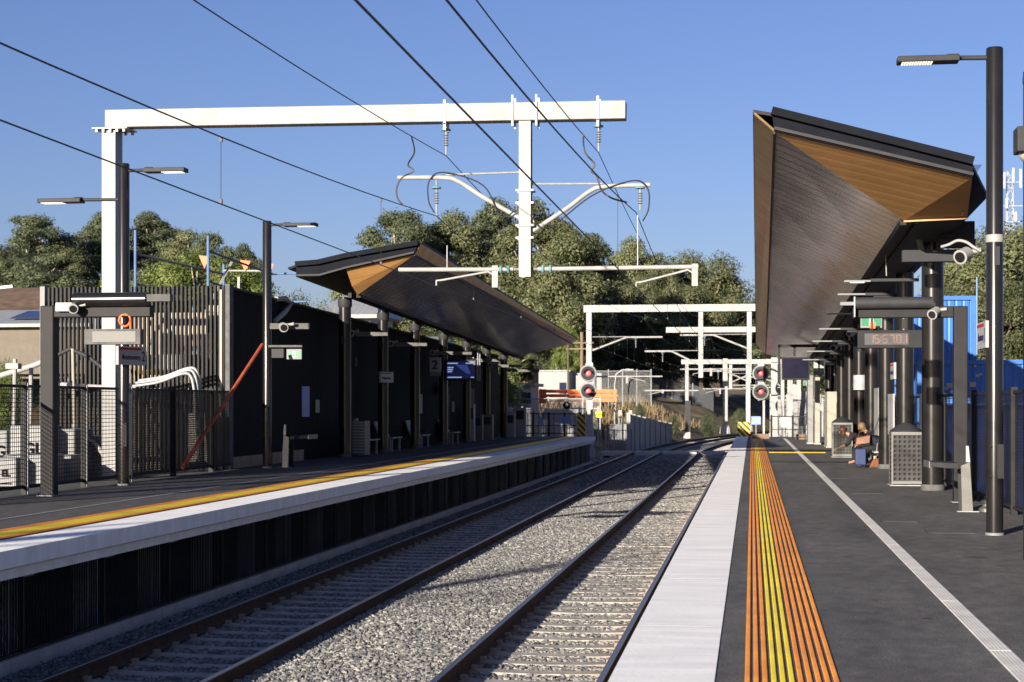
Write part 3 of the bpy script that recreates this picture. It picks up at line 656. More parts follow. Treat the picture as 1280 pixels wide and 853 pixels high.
canopy('platform_canopy', 'folded canopy with gold timber gable over the opposite platform', [V3(-9.01, 45, 6.15), at(432, 320, 45), V3(-11.81, 45, 5.66), V3(-12.44, 45, 5.62)], [V3(-9.12, 45, 5.85), at(432, 337, 45), at(400, 346, 45), V3(-12.44, 45, 5.26)],
       [at(447, 369, 46.0), at(440, 358, 45.6)], V3(-8.95, 45.05, 6.12), V3(-8.95, 84, 4.84), V3(-11.59, 84, 4.24), V3(-8.67, 84, 5.04), [V3(-12.95, 46, 5.62), V3(-12.9, 84, 4.7), V3(-12.5, 48, 5.2), V3(-12.5, 84, 4.4)], -1)

def column(x, y, z0, z1, d, label, group):
    t = thing('canopy_column', label, 'column', (x, y, z0), group)
    MB().lathe((x, y, z0), [(d / 2, .0), (d / 2, z1 - z0)], 32).build('shaft', 'blackgloss', t, smooth=40)
    MB().lathe((x, y, z0), [(d / 2 + .02, 0), (d / 2 + .02, .07), (d / 2 + .005, .12)], 32).build('base_collar', 'lidgrey', t, smooth=40)
    MB().lathe((x, y, z1 - .3), [(d / 2 + .01, 0), (d / 2 + .03, .05), (d / 2 + .03, .25)], 24).build('head_collar', 'char', t, smooth=40)
    MB().box(x - .07, x + .03, y - d / 2 - .012, y - d / 2 + .02, 3.55 + .0, 3.78).build('cable_slot', 'rubber', t)
    return t
CR = [34.86, 41.1, 46.74, 52.4, 58.1, 63.8, 69.5, 75.2, 81.0]
lbR = ['thick black canopy column beside the square black frame', 'black canopy column directly behind the perforated bin', 'black canopy column next to the seated pair']
for i, y in enumerate(CR):
    z1 = 5.40 - (y - 34) * 1.41 / 52
    column(3.62, y, 0, z1, .44 if i == 0 else .42, lbR[i] if i < 3 else 'black canopy column in the row behind the seated pair', 'right platform canopy columns')
CL = [48.5, 53.9, 59.2, 64.8, 70.2, 75.6, 81.0]
for i, y in enumerate(CL):
    column(-11.97 + .05 * (i == 0), y, ZL, 4.93 - (y - 48) * .7 / 36, .36 if i == 0 else .34, ['black column carrying the gold timber gable of the opposite canopy', 'shaded canopy column bearing the small station sign', 'shaded canopy column between the two metal bench seats'][i] if i < 3 else 'shaded canopy column in the row behind the blue display screen', 'opposite platform canopy columns')
# struts at column heads
tag(MB().tube([at(1141, 272, 33.6), at(1149, 300, 34.3), at(1152, 314, 34.4)], .06, 10).build('brace', 'grey', None, smooth=40), 'grey tubular brace from the thick column up to the canopy', 'brace')

# equipment over the right platform
t = thing('equipment_beam', 'black box arm with bristle faced gutter box beside the canopy column', 'service arm', (3.4, 33, 4.5))
MB().box(2.86, 3.95, 33.0, 33.25, 4.47, 4.70).build('arm', 'char', t, bevel=.01)
MB().box(3.58, 4.25, 33.3, 33.7, 4.93, 5.27).build('grille_box', 'gutter', t, bevel=.01); MB().box(3.6, 4.26, 33.28, 33.7, 4.78, 4.925).build('box_tray', 'char', t)
def led_arm(x0, x1, y, z, label, body=.0, g='thin light arms'):
    t = thing('strip_light', label, 'light', (x1, y, z), g); s = 1 if x1 > x0 else -1
    MB().box(min(x0, x1), max(x0, x1), y - .06, y + .06, z - .035, z + .03).build('arm', 'grey' if not body else 'char', t, bevel=.005)
    return t
t = led_arm(2.53, 3.55, 37, 4.42, 'dark rectangular arm with a thin lamp under the canopy', .1)
MB().box(1.97, 2.53, 36.92, 37.06, 4.38, 4.42).build('lamp_strip', 'grey', t); MB().box(2.1, 2.4, 36.94, 37.04, 4.365, 4.379).build('led_array', 'led', t)
for i, y in enumerate((41.3, 47, 52.6, 58.3, 64, 69.7)):
    z = 4.4 - i * .16
    t = led_arm(2.7, 3.5, y, z, 'dark service arm on a column further along the right platform', .1, 'dark service arms along the right platform')
    MB().box(2.05, 2.7, y - .06, y + .05, z - .02, z + .02).build('lamp_strip', 'grey', t); MB().tube([(2.9, y, z - .08), (3.5, y, z - .08)], .05, 10).build('tube_housing', 'char', t, smooth=40)
single('hanging_strap', MB().bar(at(1107, 317, 36.9), at(1108, 345, 36.9), .02, .01), 'white', 'thin white strap hanging over the dark rectangular arm', 'strap')
def exit_sign(c, w, h, label):
    c = Vector(c); t = thing('exit_sign', label, 'exit sign', c, 'green exit signs')
    MB().cbox(c, (w, .06, h)).build('sign_case', 'grey', t, bevel=.004)
    MB().cbox(c + V3(0, -.033, -.01), (w * .9, .004, h * .62)).build('green_panel', 'green', t)
    m = MB(); m.cbox(c + V3(0, -.037, -.01), (w * .22, .003, h * .56)); m.build('door_pictogram', 'signwhite', t)
    m = MB(); m.cbox(c + V3(.0, -.040, .0), (w * .07, .003, h * .34)); m.cbox(c + V3(-.03 * w, -.040, -.15 * h), (w * .12, .003, h * .08)); m.build('running_figure', 'green', t)
    return t
exit_sign(at(1089, 402, 34.0), .42, .26, 'green exit sign above the clock display, partly hidden by an arm')
single('orange_tag', MB().cbox(at(1091, 407, 33.7), (.1, .03, .12)), 'orange', 'small orange tag hanging in front of the exit sign above the clock', 'tag')
# bins
def bin_(x, y, s, label):
    t = thing('litter_bin', label, 'bin', (x, y, 0), 'perforated litter bins')
    w, h = .33 * s, 1.12
    fr = MB()
    for sx in (-1, 1):
        for sy in (-1, 1): fr.cbox((x + sx * (w - .015), y + sy * (w - .015), .03 + h / 2), (.03, .03, h))
    for z in (.07, h): 
        fr.cbox((x, y - w + .012, z), (2 * w - .06, .024, .06)); fr.cbox((x, y + w - .012, z), (2 * w - .06, .024, .06)); fr.cbox((x - w + .012, y, z), (.024, 2 * w - .06, .06)); fr.cbox((x + w - .012, y, z), (.024, 2 * w - .06, .06))
    fr.build('bin_frame', 'steel', t)
    def perf(face):                         # plate with square holes, cut as a lattice
        m = MB(); nx, nz = 6, 10; hw = w - .03; z0, z1 = .1, h - .03; dx, dz = 2 * hw / nx, (z1 - z0) / nz; sx, sz = dx * .24, dz * .24
        def bx(a, b, c, d):
            if face == 'y': m.box(x + a, x + b, y - w + .004, y - w + .012, c, d)
            else: m.box(x - w + .004, x - w + .012, y + a, y + b, c, d)
        for i in range(nx + 1): bx(max(-hw, -hw + i * dx - sx), min(hw, -hw + i * dx + sx), z0, z1)
        for k in range(nz + 1):
            zc = z0 + k * dz
            for i in range(nx): bx(-hw + i * dx + sx, -hw + (i + 1) * dx - sx, max(z0, zc - sz), min(z1, zc + sz))
        return m
    perf('y').build('perforated_panel', 'binsteel', t); perf('x').build('perforated_panel', 'binsteel', t)
    MB().box(x - w + .03, x + w - .03, y - w + .06, y + w - .03, .05, h - .05).build('bin_liner', 'rubber', t)
    MB().lathe((x, y, h + .03), [(w * 1.0, 0), (w * 1.02, .03), (w * .55, .14), (w * .12, .2), (.02, .21)], 20).build('bin_lid', 'char', t, smooth=30)
    MB().box(x - w - .03, x + w + .03, y - w - .03, y + w + .03, .0, .02).build('base_plate', 'galvpale', t)
    return t
bin_(3.28, 37.0, 1.0, 'perforated steel litter bin with dark conical lid between the black columns')
bin_(2.98, 57.2, 1.0, 'perforated steel litter bin behind the seated pair')

# lean rails (perch seats)
def perch(x, y, z0, s, label, L=.9):
    t = thing('lean_rail', label, 'perch seat', (x, y, z0), 'steel perch seats')
    m = MB(); m.prism([(x - s * .12, y, z0), (x + s * .05, y, z0), (x, y, z0 + .80), (x - s * .14, y, z0 + .74)], (0, .035, 0)); m.build('leg', 'steel', t)
    m = MB(); m.prism([(x - s * .06, y, z0 + .8), (x + s * .005, y, z0 + .8), (x - s * .02, y, z0 + 1.06), (x - s * .06, y, z0 + 1.06)], (0, .035, 0)); m.build('back_post', 'galv', t)
    m = MB(); m.prism([(x - s * .12, y + L * .5, z0), (x + s * .05, y + L * .5, z0), (x, y + L * .5, z0 + .68), (x - s * .14, y + L * .5, z0 + .68)], (0, .035, 0)); m.build('leg', 'char', t)
    MB().prism([(x - s * .62, y + .04, z0 + .72), (x - s * .162, y + .04, z0 + .68), (x - s * .162, y + .04, z0 + .78), (x - s * .62, y + .04, z0 + .80)], (0, L - .05, 0)).build('seat', 'char', t, bevel=.01)
    MB().box(min(x - s * .64, x - s * .62), max(x - s * .64, x - s * .62), y + .02, y + L, z0 + .70, z0 + .81).build('seat_edge', 'steel', t)
    MB().box(x - .2, x + .14, y - .05, y + .1, z0, z0 + .012).build('base_plate', 'galv', t)
    return t
perch(3.47, 27.8, 0, 1, 'steel perch seat with dark top beside the tall right lamp post')
perch(-11.55, 40.6, ZL, -1, 'steel perch seat against the black ribbed wall of the opposite platform')
t = thing('floor_fixture', 'small round steel fitting on the ground behind the perch seat', 'fixture', (3.75, 27.9, 0))
MB().lathe((3.75, 27.9, 0), [(.13, 0), (.13, .05), (.07, .09), (.07, .13)], 18).build('fixture_body', 'steel', t, smooth=40); MB().lathe((3.75, 27.9, .13), [(.1, 0), (.09, .05), (.02, .08)], 18).build('fixture_cap', 'char', t, smooth=40)

# right mesh fence, blue site behind
t = thing('mesh_fence', 'black wire mesh fence along the back of the right platform', 'fence', (4.05, 14, 0))
ys = list(np.arange(12.7, 84, 2.4))
for y in ys:
    MB().box(4.0, 4.1, y - .05, y + .05, -.05, 2.0).build('post', 'black', t)
mb = MB().box(4.03, 4.07, 12.7, 84, 1.9, 1.95); mb.box(4.03, 4.07, 12.7, 84, .1, .14); mb.build('fence_rail', 'black', t)
MB().box(4.055, 4.06, 12.7, 84, .14, 1.9).build('wire_mesh', 'fencedense', t)
t = thing('hoarding_sheet', 'dark blue sheet wrapped behind the right mesh fence', 'hoarding', (4.5, 20, 0)); MB().box(4.45, 4.47, 18, 44, .0, 1.75).build('cloth_sheet', 'bluewrap', t)
def container(x0, x1, y0, y1, z0, label):
    t = thing('site_container', label, 'container', ((x0 + x1) / 2, (y0 + y1) / 2, z0), 'blue site containers')
    MB().box(x0 + .05, x1 - .05, y0 + .03, y1 - .03, z0 + .05, z0 + 2.55).build('container_body', 'contrib', t)
    fr = MB()
    for x in (x0, x1):
        for y in (y0, y1): fr.cbox((x, y, z0 + 1.3), (.16, .16, 2.6))
    for z in (z0 + .08, z0 + 2.54):
        fr.box(x0 + .08, x1 - .08, y0 - .07, y0 + .07, z - .08, z + .06); fr.box(x0 - .07, x0 + .07, y0 + .08, y1 - .08, z - .08, z + .06); fr.box(x1 - .07, x1 + .07, y0 + .08, y1 - .08, z - .08, z + .06)
    fr.build('corner_frame', 'blue', t)
    return t
ca = at(1180, 450, 56)
container(5.4, 20.6, 56, 58.5, .6, 'lower blue site container seen behind the right mesh fence')
container(4.6, 7.55, 59.5, 62, 2.9, 'upper blue site container behind the black square frame')
t = thing('container_stand', 'blue steel stand carrying the upper site container', 'stand', (6.4, 60, 0))
for x in (5.0, 7.85): MB().box(x - .1, x + .1, 59.6, 61.9, -.05, 2.9).build('leg', 'blue', t)
MB().bar((5.1, 59.6, .2), (7.8, 59.6, 2.8), .12, .12).build('brace', 'bluepipe', t)
t = thing('guard_rail', 'grey tube guard rail on top of the lower blue container', 'guard rail', (14.5, 56, 3.2))
for i in range(7): MB().tube([(10.2 + i * 1.6, 56.1, 3.2), (10.2 + i * 1.6, 56.1, 4.3)], .035, 8).build('post', 'bluepipe', t)
for z in (3.75, 4.28): MB().tube([(10.2, 56.1, z), (19.8, 56.1, z)], .03, 8).build('top_rail', 'bluepipe', t)
for x in (7.6, 8.15, 8.3): single('blue_pole', MB().tube([(x, 59, 3.3), (x, 59, 6.1 + .3 * (x > 8))], .03, 8), 'bluepipe', 'thin blue pole standing above the upper blue container', 'pole', 'blue poles above the container')
for i, (px, py, s) in enumerate(((1222, 470, .12), (1216, 481, .2), (1187, 482, .2), (1183, 486, .12), (1226, 468, .1), (1219, 458, .08))):
    c = at(px, py, 55.85); single('paper_notice', MB().cbox(c, (s, .01, s * .8)), 'white', 'small white notice stuck on the blue container', 'notice', 'notices on the blue container')

# right platform far end
def screen_frame():
    t = thing('display_screen', 'large dark display screen hanging in a frame under the right canopy', 'screen', (1.82, 72, 2.8))
    MB().box(1.24, 2.41, 71.9, 72.15, 2.81, 3.77).build('screen_case', 'black', t, bevel=.01); MB().box(1.29, 2.36, 71.89, 71.899, 2.88, 3.72).build('screen_glass', 'screen', t)
    for x in (1.14, 1.78): MB().bar((x, 72, 2.75 if x < 1.5 else 3.8), (x, 72, 4.3), .1, .1).build('hanger', 'black', t)
    MB().bar((1.1, 72, 4.25), (3.6, 72, 4.25), .1, .12).build('arm', 'black', t)
screen_frame()
t = thing('platform_number_sign', 'white sign with number 1 hanging beside the dark screen', 'sign', (2.87, 74, 3.1), 'platform number signs')
MB().box(2.65, 3.09, 73.9, 74.1, 3.2, 3.83).build('sign_box', 'signwhite', t, bevel=.01); MB().box(2.65, 3.09, 73.92, 74.1, 3.05, 3.195).build('sign_foot', 'grey', t); text('platform_number', '1', 'ink', t, (2.87, 73.895, 3.5), .62, bold=.006)
exit_sign((3.32, 73.8, 3.62), .42, .28, 'green exit sign right beside the number 1 sign')
exit_sign(at(1009, 479, 82), .4, .24, 'distant green exit sign under the dark display screen')
def cabin(x0, x1, y0, y1, z1, name, label, m='cream'):
    t = thing(name, label, 'cabinet', ((x0 + x1) / 2, y0, 0)); MB().box(x0, x1, y0, y1, .06, z1).build('cabinet_body', m, t, bevel=.015); MB().box(x0 - .04, x1 + .04, y0 - .04, y1 + .04, 0, .06).build('plinth', 'galvpale', t); return t
t = cabin(3.05, 3.75, 70, 72.5, 2.3, 'wall_panel', 'cream wall panel behind the bins at the far right columns'); MB().box(3.42, 3.47, 69.97, 69.99, 1.0, 1.85).build('handle', 'ink', t)
t = cabin(2.78, 3.0, 76, 77, 3.0, 'lift_pillar', 'tall narrow cream pillar below the number 1 sign')
t = cabin(2.5, 2.74, 77, 78.5, 3.1, 'equipment_locker', 'dark grey locker standing left of the cream pillar', 'grey')
camera(at(1043, 434, 66), (-.4, -.9, -.3), 'round white security camera under a far service arm of the right platform', 1.5)
camera(at(1064, 417, 57), (-.6, -.8, .0), 'pale security camera left of the clock display', 1.3, 'galvpale')
single('info_poster', MB().box(3.395, 3.405, 46.5, 48.2, .9, 2.2), 'signwhite', 'pale information poster on the column side behind the seated pair', 'poster')
t = thing('info_board', 'pale timetable board fixed between two black columns above the bin', 'notice board', (3.38, 40.5, 1)); MB().box(3.36, 3.40, 41.35, 42.9, 1.0, 2.0).build('board_face', 'signwhite', t); MB().box(3.354, 3.359, 41.8, 41.9, 1.05, 1.95).build('board_stripe', 'grey', t)
band(3.62, 57.9, 2.25, .5, .23, 'round_sign', 'signwhite', 'white round plate on a far black column of the right platform', 'sign')
# end gates and hazard boards
def picket(name, x0, x1, y, z0, z1, n, label, m='black'):
    t = thing(name, label, 'fence', ((x0 + x1) / 2, y, z0))
    mb = MB().box(x0, x1, y - .02, y + .02, z1 - .1, z1 - .05); mb.box(x0, x1, y - .02, y + .02, z0 + .1, z0 + .15); mb.box(x0, x1, y - .02, y + .02, z0 + .5, z0 + .54)
    for i in range(n * 3 + 1):
        x = x0 + (x1 - x0) * i / (n * 3); mb.box(x - .012, x + .012, y - .045, y - .021, z0 + .05, z1 - .03)
    mb.build('rail_panel', m, t)
    for i in range(n + 1):
        x = x0 + (x1 - x0) * i / n; MB().box(x - .05, x + .05, y + .021, y + .11, z0 - .02, z1).build('post', m, t)
    return t
picket('end_gate', .98, 3.12, 86.5, 0, 1.25, 2, 'low dark gate across the far end of the right platform')
single('wooden_board', MB().box(.0, .9, 89, 89.1, .0, .25), 'wood', 'pale timber board on the ground left of the far gate', 'board')
single('timber_board', MB().box(2.2, 3.0, 87.2, 87.3, .0, .26), 'wood', 'pale timber board on the ground behind the far gate', 'board')
single('paper_notice', MB().box(1.45, 1.9, 86.40, 86.42, .62, 1.15), 'signwhite', 'white notice on the far end gate of the right platform', 'notice')
t = thing('hazard_board', 'black and yellow striped board at the far end of the white platform edge', 'hazard board', (-.45, 94.5, 0), 'hazard boards'); MB().box(-.8, -.1, 94.45, 94.5, .0, .82).build('board_face', 'hazard', t); MB().box(-.5, -.4, 94.51, 94.6, -.05, .8).build('post', 'grey', t)
t = thing('hazard_board', 'black and yellow striped board at the end of the opposite platform', 'hazard board', (-8.4, 84.3, ZL), 'hazard boards'); MB().box(-8.72, -8.32, 84.3, 84.34, ZL, 1.3).build('board_face', 'hazard', t); MB().box(-8.5, -8.4, 84.35, 84.43, ZL - .05, 1.25).build('post', 'grey', t)
t = thing('blue_sign', 'small blue sign beside the far striped hazard board', 'sign', (.2, 91, 0)); MB().box(-.04, .46, 90.98, 91.0, .72, 1.15).build('sign_plate', 'signblue', t); MB().box(.18, .24, 91.01, 91.06, -.05, 1.1).build('post', 'grey', t)
# signals
def signal(x, y, zs, label, zb):
    t = thing('rail_signal', label, 'signal', (x, y, zb), 'twin red railway signals')
    MB().box(x + .12, x + .24, y + .1, y + .22, zb, zs[0] + .6).build('mast', 'galv', t)
    MB().box(x - .16, x + .26, y + .06, y + .1, zs[1] - .5, zs[0] + .55).build('back_frame', 'galv', t)
    for z in zs:
        h = MB().lathe((x, y, z), [(.47, .05), (.47, -.04), (.43, -.05), (.40, -.02)], 32, 'Y').build('target_disc', 'char', t, smooth=40)
        MB().lathe((x, y, z), [(.475, .06), (.475, -.06), (.462, -.062)], 32, 'Y').build('disc_rim', 'grey', h, smooth=40)
        MB().lathe((x, y - .06, z), [(.39, .0), (.39, -.02)], 32, 'Y').build('disc_face', 'black' if x < -5 else 'char', h)
        MB().lathe((x, y - .1, z), [(.17, .02), (.17, .0)], 24, 'Y').build('lens_ring', 'redglow', h); MB().lathe((x, y - .12, z), [(.095, .02), (.09, -.02), (.045, -.04)], 20, 'Y').build('lamp', 'redlamp', h, smooth=50)
        m = MB()
        for k in range(8):
            a0, a1 = math.pi * k / 8, math.pi * (k + 1) / 8; p = lambda a, yy, rr: V3(x + rr * math.cos(a), yy, z + rr * math.sin(a))
            m.add([p(a0, y - .1, .22), p(a1, y - .1, .22), p(a1, y - .38, .23), p(a0, y - .38, .23)], [(0, 1, 2, 3)])
        m.build('hood', 'black', h)
    return t
signal(-9.07, 93.6, (3.54, 2.55), 'twin red signal on the white mast at the end of the opposite platform', -.6)
signal(.49, 97.5, (3.58, 2.53), 'twin red signal beside the far end of the right canopy', -.4)

# ------------------------------------------------------------------ left building, fence, furniture
WX = -12.55
t = thing('station_building', 'long black ribbed station building behind the opposite platform', 'building', (WX, 39.2, ZL))
wz = lambda y: 4.56 - (y - 39) * .0085
MB().prism([(WX, 39.3, ZL), (WX, 83, ZL), (WX, 83, wz(83)), (WX, 39.3, 4.56)], (-.15, 0, 0)).build('wall', 'wallrib', t)
MB().bar((WX - .06, 39.3, 4.58), (WX - .06, 83, wz(83) + .02), .22, .06).build('parapet_cap', 'char', t)
for k, (y0, y1) in enumerate(((61.6, 63.0), (68.0, 69.3), (74, 75.6))):
    MB().box(WX + .001, WX + .02, y0, y1, ZL, 2.5).build('door', 'char', t); MB().box(WX + .021, WX + .05, y0 + .1, y0 + .14, 1.1, 1.3).build('handle', 'steel', t)
MB().box(-13.6, WX - .16, 82.8, 83, ZL, 3.6).build('end_wall', 'wallrib', t)
t = thing('slatted_screen', 'tall screen of dark vertical battens facing the camera on the left', 'screen', (-14.8, 39.1, 0))
mb = MB(); n = 43
for i in range(n):
    x = -17.0 + 4.42 * i / (n - 1); mb.box(x - .022, x + .022, 39.0, 39.12, .1, 4.60)
mb.build('slats', 'black', t)
mb = MB()
for z in (.4, 2.2, 4.2): mb.box(-17.1, -12.5, 39.13, 39.2, z - .06, z + .06)
mb.build('cross_rail', 'galv', t)
MB().box(-17.2, -17.08, 38.95, 39.2, -.05, 4.62).build('post', 'grey', t); MB().box(-12.53, -12.42, 38.98, 39.28, ZL - .01, 4.64).build('post', 'lidgrey', t); MB().box(-12.66, -12.6, 38.95, 38.99, ZL, 4.5).build('post', 'cream', t)
# things seen through the slats
t = thing('block_wall', 'stepped brown blockwork seen through the dark battens', 'wall', (-13.4, 41.5, 0))
mb = MB()
for k in range(16): mb.box(-13.8 - .12 * (k < 9) - .1 * (k < 4), -12.72, 41.5, 41.7, .05 + k * .27, .05 + k * .27 + .255)
mb.build('block_courses', 'block', t)
for i in range(7):
    x = -16.6 + i * .45 + random.uniform(-.1, .1); pts = [V3(x + .25 * math.sin(k * .9 + i * 2) + .12 * k * (1 if i % 2 else -1) * .5, 40.2 + .1 * i, 4.3 - k * .42) for k in range(10)]
    single('cable_conduit', MB().tube(pts, .028 + .01 * (i % 3), 8), ('galv', 'white', 'bluepipe', 'galvpale')[i % 4], 'pale conduit hanging loosely behind the dark battens', 'conduit', 'conduits behind the battens', smooth=50)
single('inner_wall', MB().box(-16.6, -14.2, 43.2, 43.35, 0, 4.2), 'block', 'dull brown inner wall far behind the dark battens', 'wall')
t = thing('work_platform', 'white and yellow plank deck seen through the dark battens', 'plank deck', (-14.6, 40.8, 2.3)); MB().box(-15.2, -13.9, 40.6, 41.4, 2.62, 3.0).build('toe_board', 'white', t); MB().box(-15.4, -13.9, 40.55, 41.4, 2.5, 2.6).build('deck_plank', 'yellowpaint', t)
single('site_plank', MB().box(-15.6, -13.3, 40.55, 40.7, 1.9, 2.12), 'galvpale', 'pale horizontal beam low behind the dark battens', 'beam')
single('site_plank', MB().box(-14.6, -12.8, 41.0, 41.15, 3.75, 3.92), 'white', 'pale horizontal beam high behind the dark battens', 'beam')
# scaffold
t = thing('scaffold', 'blue tube scaffold with small orange flags above the dark battens', 'scaffold', (-16.5, 49, 0), None)
sx = [(-18.2, 48, 6.95), (-16.6, 51.5, 6.2), (-15.95, 48, 6.75), (-15.1, 51.5, 6.1)]
for x, y, z in sx: MB().tube([(x, y, 0), (x, y, z)], .045, 8).build('standard_tube', 'bluepipe', t)
for z in (6.0, 5.1):
    MB().tube([(sx[0][0], 48, z + .25), (sx[1][0], 51.5, z - .1)], .035, 8).build('ledger_tube', 'grey', t); MB().tube([(sx[2][0], 48, z + .3), (sx[3][0], 51.5, z - .1)], .035, 8).build('ledger_tube', 'grey', t)
    MB().tube([(sx[3][0], 51.5, z - .12), (-13.9, 51.5, z - .1)], .035, 8).build('ledger_tube', 'bluepipe', t)
    MB().tube([(-16.5, 51.2, z - .02), (-15.1, 51.2, z - .05)], .03, 8).build('ledger_tube', 'galvpale', t)
MB().bar((-16.4, 49, 4.5), (-15.7, 49.5, 6.1), .06, .06).build('brace', 'galvpale', t)
MB().bar((-15.35, 49, 4.2), (-15.32, 49, 5.6), .08, .06).build('brace', 'cream', t)
for x, y in ((-16.25, 48.5), (-15.5, 50.2), (-15.1, 51.4)): MB().prism([(x - .16, y, 6.22), (x + .16, y, 6.18), (x + .02, y, 5.82)], (0, .01, 0)).build('flag', 'orange', t)
# fence on the left
t = thing('mesh_fence', 'black wire mesh fence beside the building site on the opposite platform', 'fence', (-12.4, 22, ZL))
fy = [22.3, 24.9, 27.5, 30.1, 32.4, 35.0, 37.6]
for y in fy:
    m = 'galv' if y in (27.5, 30.1, 32.4) else 'black'
    MB().box(-12.47, -12.37, y - .05, y + .05, ZL - .03, 2.12).build('post', 'black', t)
    MB().box(-12.368, -12.355, y - .025, y + .025, ZL, 2.1).build('post_cover', m, t)
mb = MB().box(-12.44, -12.40, 22, 39, 2.02, 2.07); mb.box(-12.44, -12.40, 22, 39, ZL + .1, ZL + .15); mb.build('fence_rail', 'black', t)
MB().box(-12.425, -12.42, 22, 32.4, ZL + .15, 2.02).build('wire_mesh', 'fencemesh', t); MB().box(-12.425, -12.42, 32.4, 39, ZL + .15, 2.02).build('wire_mesh', 'fencethick', t)
# red pole
single('red_pole', MB().tube([at(228, 585, 35), at(328, 431, 39.0)], .045, 10), 'redpole', 'long rusty red pole leaning across the fence against the lamp post', 'pole', smooth=40)
# conduit bundle at the fence
pts = [(168, 481), (200, 476), (228, 466), (240, 468), (245, 490), (246, 530), (249, 580), (250, 590)]
for i, dx in enumerate((-2, 2, 5)):
    single('cable_conduit', MB().tube(smooth([at(a + dx, b - dx, 38.0 + i * .1) for a, b in pts]), .034, 10), 'galv', 'thick pale conduit bending down to the ground behind the fence', 'conduit', 'bundle of pale conduits by the fence', smooth=50)
for i, (px, w) in enumerate(((241, .28), (259, .2))):
    c = at(px, 560, 38.3); single('conduit_cover', MB().box(c.x - w / 2, c.x + w / 2, 38.4, 38.6, .05, 1.55), 'cream', 'cream cover board behind the pale conduits' if i == 0 else 'narrow cream cover board right of the pale conduits', 'cover board')
single('cable_duct', MB().tube([at(a, b, 37) for a, b in ((0, 470), (20, 464), (40, 458), (55, 452))], .07, 10), 'galvpale', 'pale sagging cable duct at the far left above the fence', 'cable duct', smooth=50)
single('cable_duct', MB().tube([at(a, b, 37.5) for a, b in ((70, 445), (88, 436), (110, 446), (136, 466))], .05, 10), 'char', 'dark bent pipe behind the lamp post and left frame', 'pipe', smooth=50)
single('cable_duct', MB().tube([at(a, b, 37.3) for a, b in ((66, 480), (100, 483), (140, 485), (170, 487))], .06, 10), 'galvpale', 'pale pipe running level behind the left fence top', 'pipe', smooth=50)
single('site_post', MB().tube([at(91, 436, 37), at(93, 545, 37)], .04, 8), 'cream', 'thin cream post behind the left fence', 'post')
for px, top in ((19, 449), (39, 460)): single('site_post', MB().tube([at(px, top, 36), at(px - 2, 560, 36)], .05, 8), 'galvpale', 'thin grey post standing behind the far left fence', 'post', 'grey posts behind the fence')
c = at(17, 458, 35.5); single('junction_box', MB().cbox(c, (.3, .2, .13)), 'white', 'white junction box on top of the far left grey posts', 'box', bevel=.01)
single('yellow_bar', MB().bar(at(-10, 541, 34), at(14, 541, 34), .1, .1), 'yellowpaint', 'yellow bar behind the fence at the left picture edge', 'bar')
# pallets of white bags
def pallet(c, w, d, h, word, label, m='bagwhite', pos=0., size=.34):
    x, y, z = c; t = thing('bag_stack', label, 'stack of bags', (x, y, z), 'white stacks of building goods')
    MB().box(x - w / 2, x + w / 2, y - d / 2, y + d / 2, z + .12, z + h).build('wrapped_goods', m, t, bevel=.04)
    MB().box(x - w / 2, x + w / 2, y - d / 2, y + d / 2, z, z + .11).build('pallet', 'wood', t)
    if word: text('lettering', word, 'ink', t, (x + pos, y - d / 2 - .003, z + h * .62), size, bold=.012)
    mb = MB()
    for k in range(4): mb.box(x + pos - .2 + .0 * k, x + pos + .12 + .05 * (k % 2), y - d / 2 - .006, y - d / 2 - .001, z + h * .36 - k * .06, z + h * .36 - k * .06 + .025)
    if word: mb.build('small_print', 'ink', t)
    return t
c = at(45, 590, 33.5); pallet((c.x, 33.5, .0), .72, 1.0, 1.3, 'GL', 'white wrapped stack with black letters between the fence posts', pos=.16)
c = at(8, 590, 33.5); pallet((c.x - .10, 33.5, .0), .7, 1.0, 1.2, 'G', 'white wrapped stack with black letters at the left picture edge', pos=.2)
c = at(40, 600, 31.6); pallet((c.x, 31.7, -.1), .9, .9, .85, '', 'low white bag pile in front of the lettered stack')
c = at(6, 600, 31.0); pallet((c.x - .1, 31.2, -.1), .9, .9, .8, 'EL', 'low white bag pile with black letters at the left picture edge', pos=.24, size=.17)
c = at(84, 590, 34); pallet((c.x + .05, 34.2, .0), .5, 1.0, 1.22, '', 'white wrapped stack between the left frame post and the lamp post'); c = at(96, 600, 33); pallet((c.x - .25, 33, -.1), .6, .8, .8, '', 'low white bag pile behind the left frame post')
c = at(115, 600, 35); pallet((c.x, 35.2, -.05), .85, .9, 1.1, '', 'grey wrapped stack left of the white gantry mast', 'grey')
single('cable_conduit', MB().tube([at(a, b, 34.4) for a, b in ((105, 546), (120, 555), (130, 570), (138, 584))], .05, 8), 'galvpale', 'pale pipe curving over the grey wrapped stack', 'pipe', smooth=50)
# plywood offcuts, wall items
single('plywood_board', MB().box(WX + .03, WX + .06, 39.5, 42.1, ZL, ZL + .28), 'ply', 'plywood offcut leaning at the foot of the black wall left of the perch seat', 'board')
single('plywood_board', MB().box(WX + .03, WX + .06, 42.9, 46.0, ZL, ZL + .3), 'ply', 'plywood offcut at the foot of the black wall behind the perch seat', 'board')
def on_wall(px, py):
    u = (px - 640) / FPX; X = WX + .03; D = X / (u * CY - SY); return V3(X, D * CY + u * D * SY, EYE - (py - 508) * D / FPX)
a, b = on_wall(378, 483), on_wall(387, 521); single('wall_poster', MB().box(a.x - .02, a.x, a.y, b.y, b.z, a.z), 'signblue', 'pale blue poster on the black ribbed wall', 'poster')
a, b = on_wall(395, 500), on_wall(399.5, 516); single('wall_notice', MB().box(a.x - .02, a.x, a.y, b.y, b.z, a.z), 'signwhite', 'small narrow white notice right of the pale blue poster', 'notice')
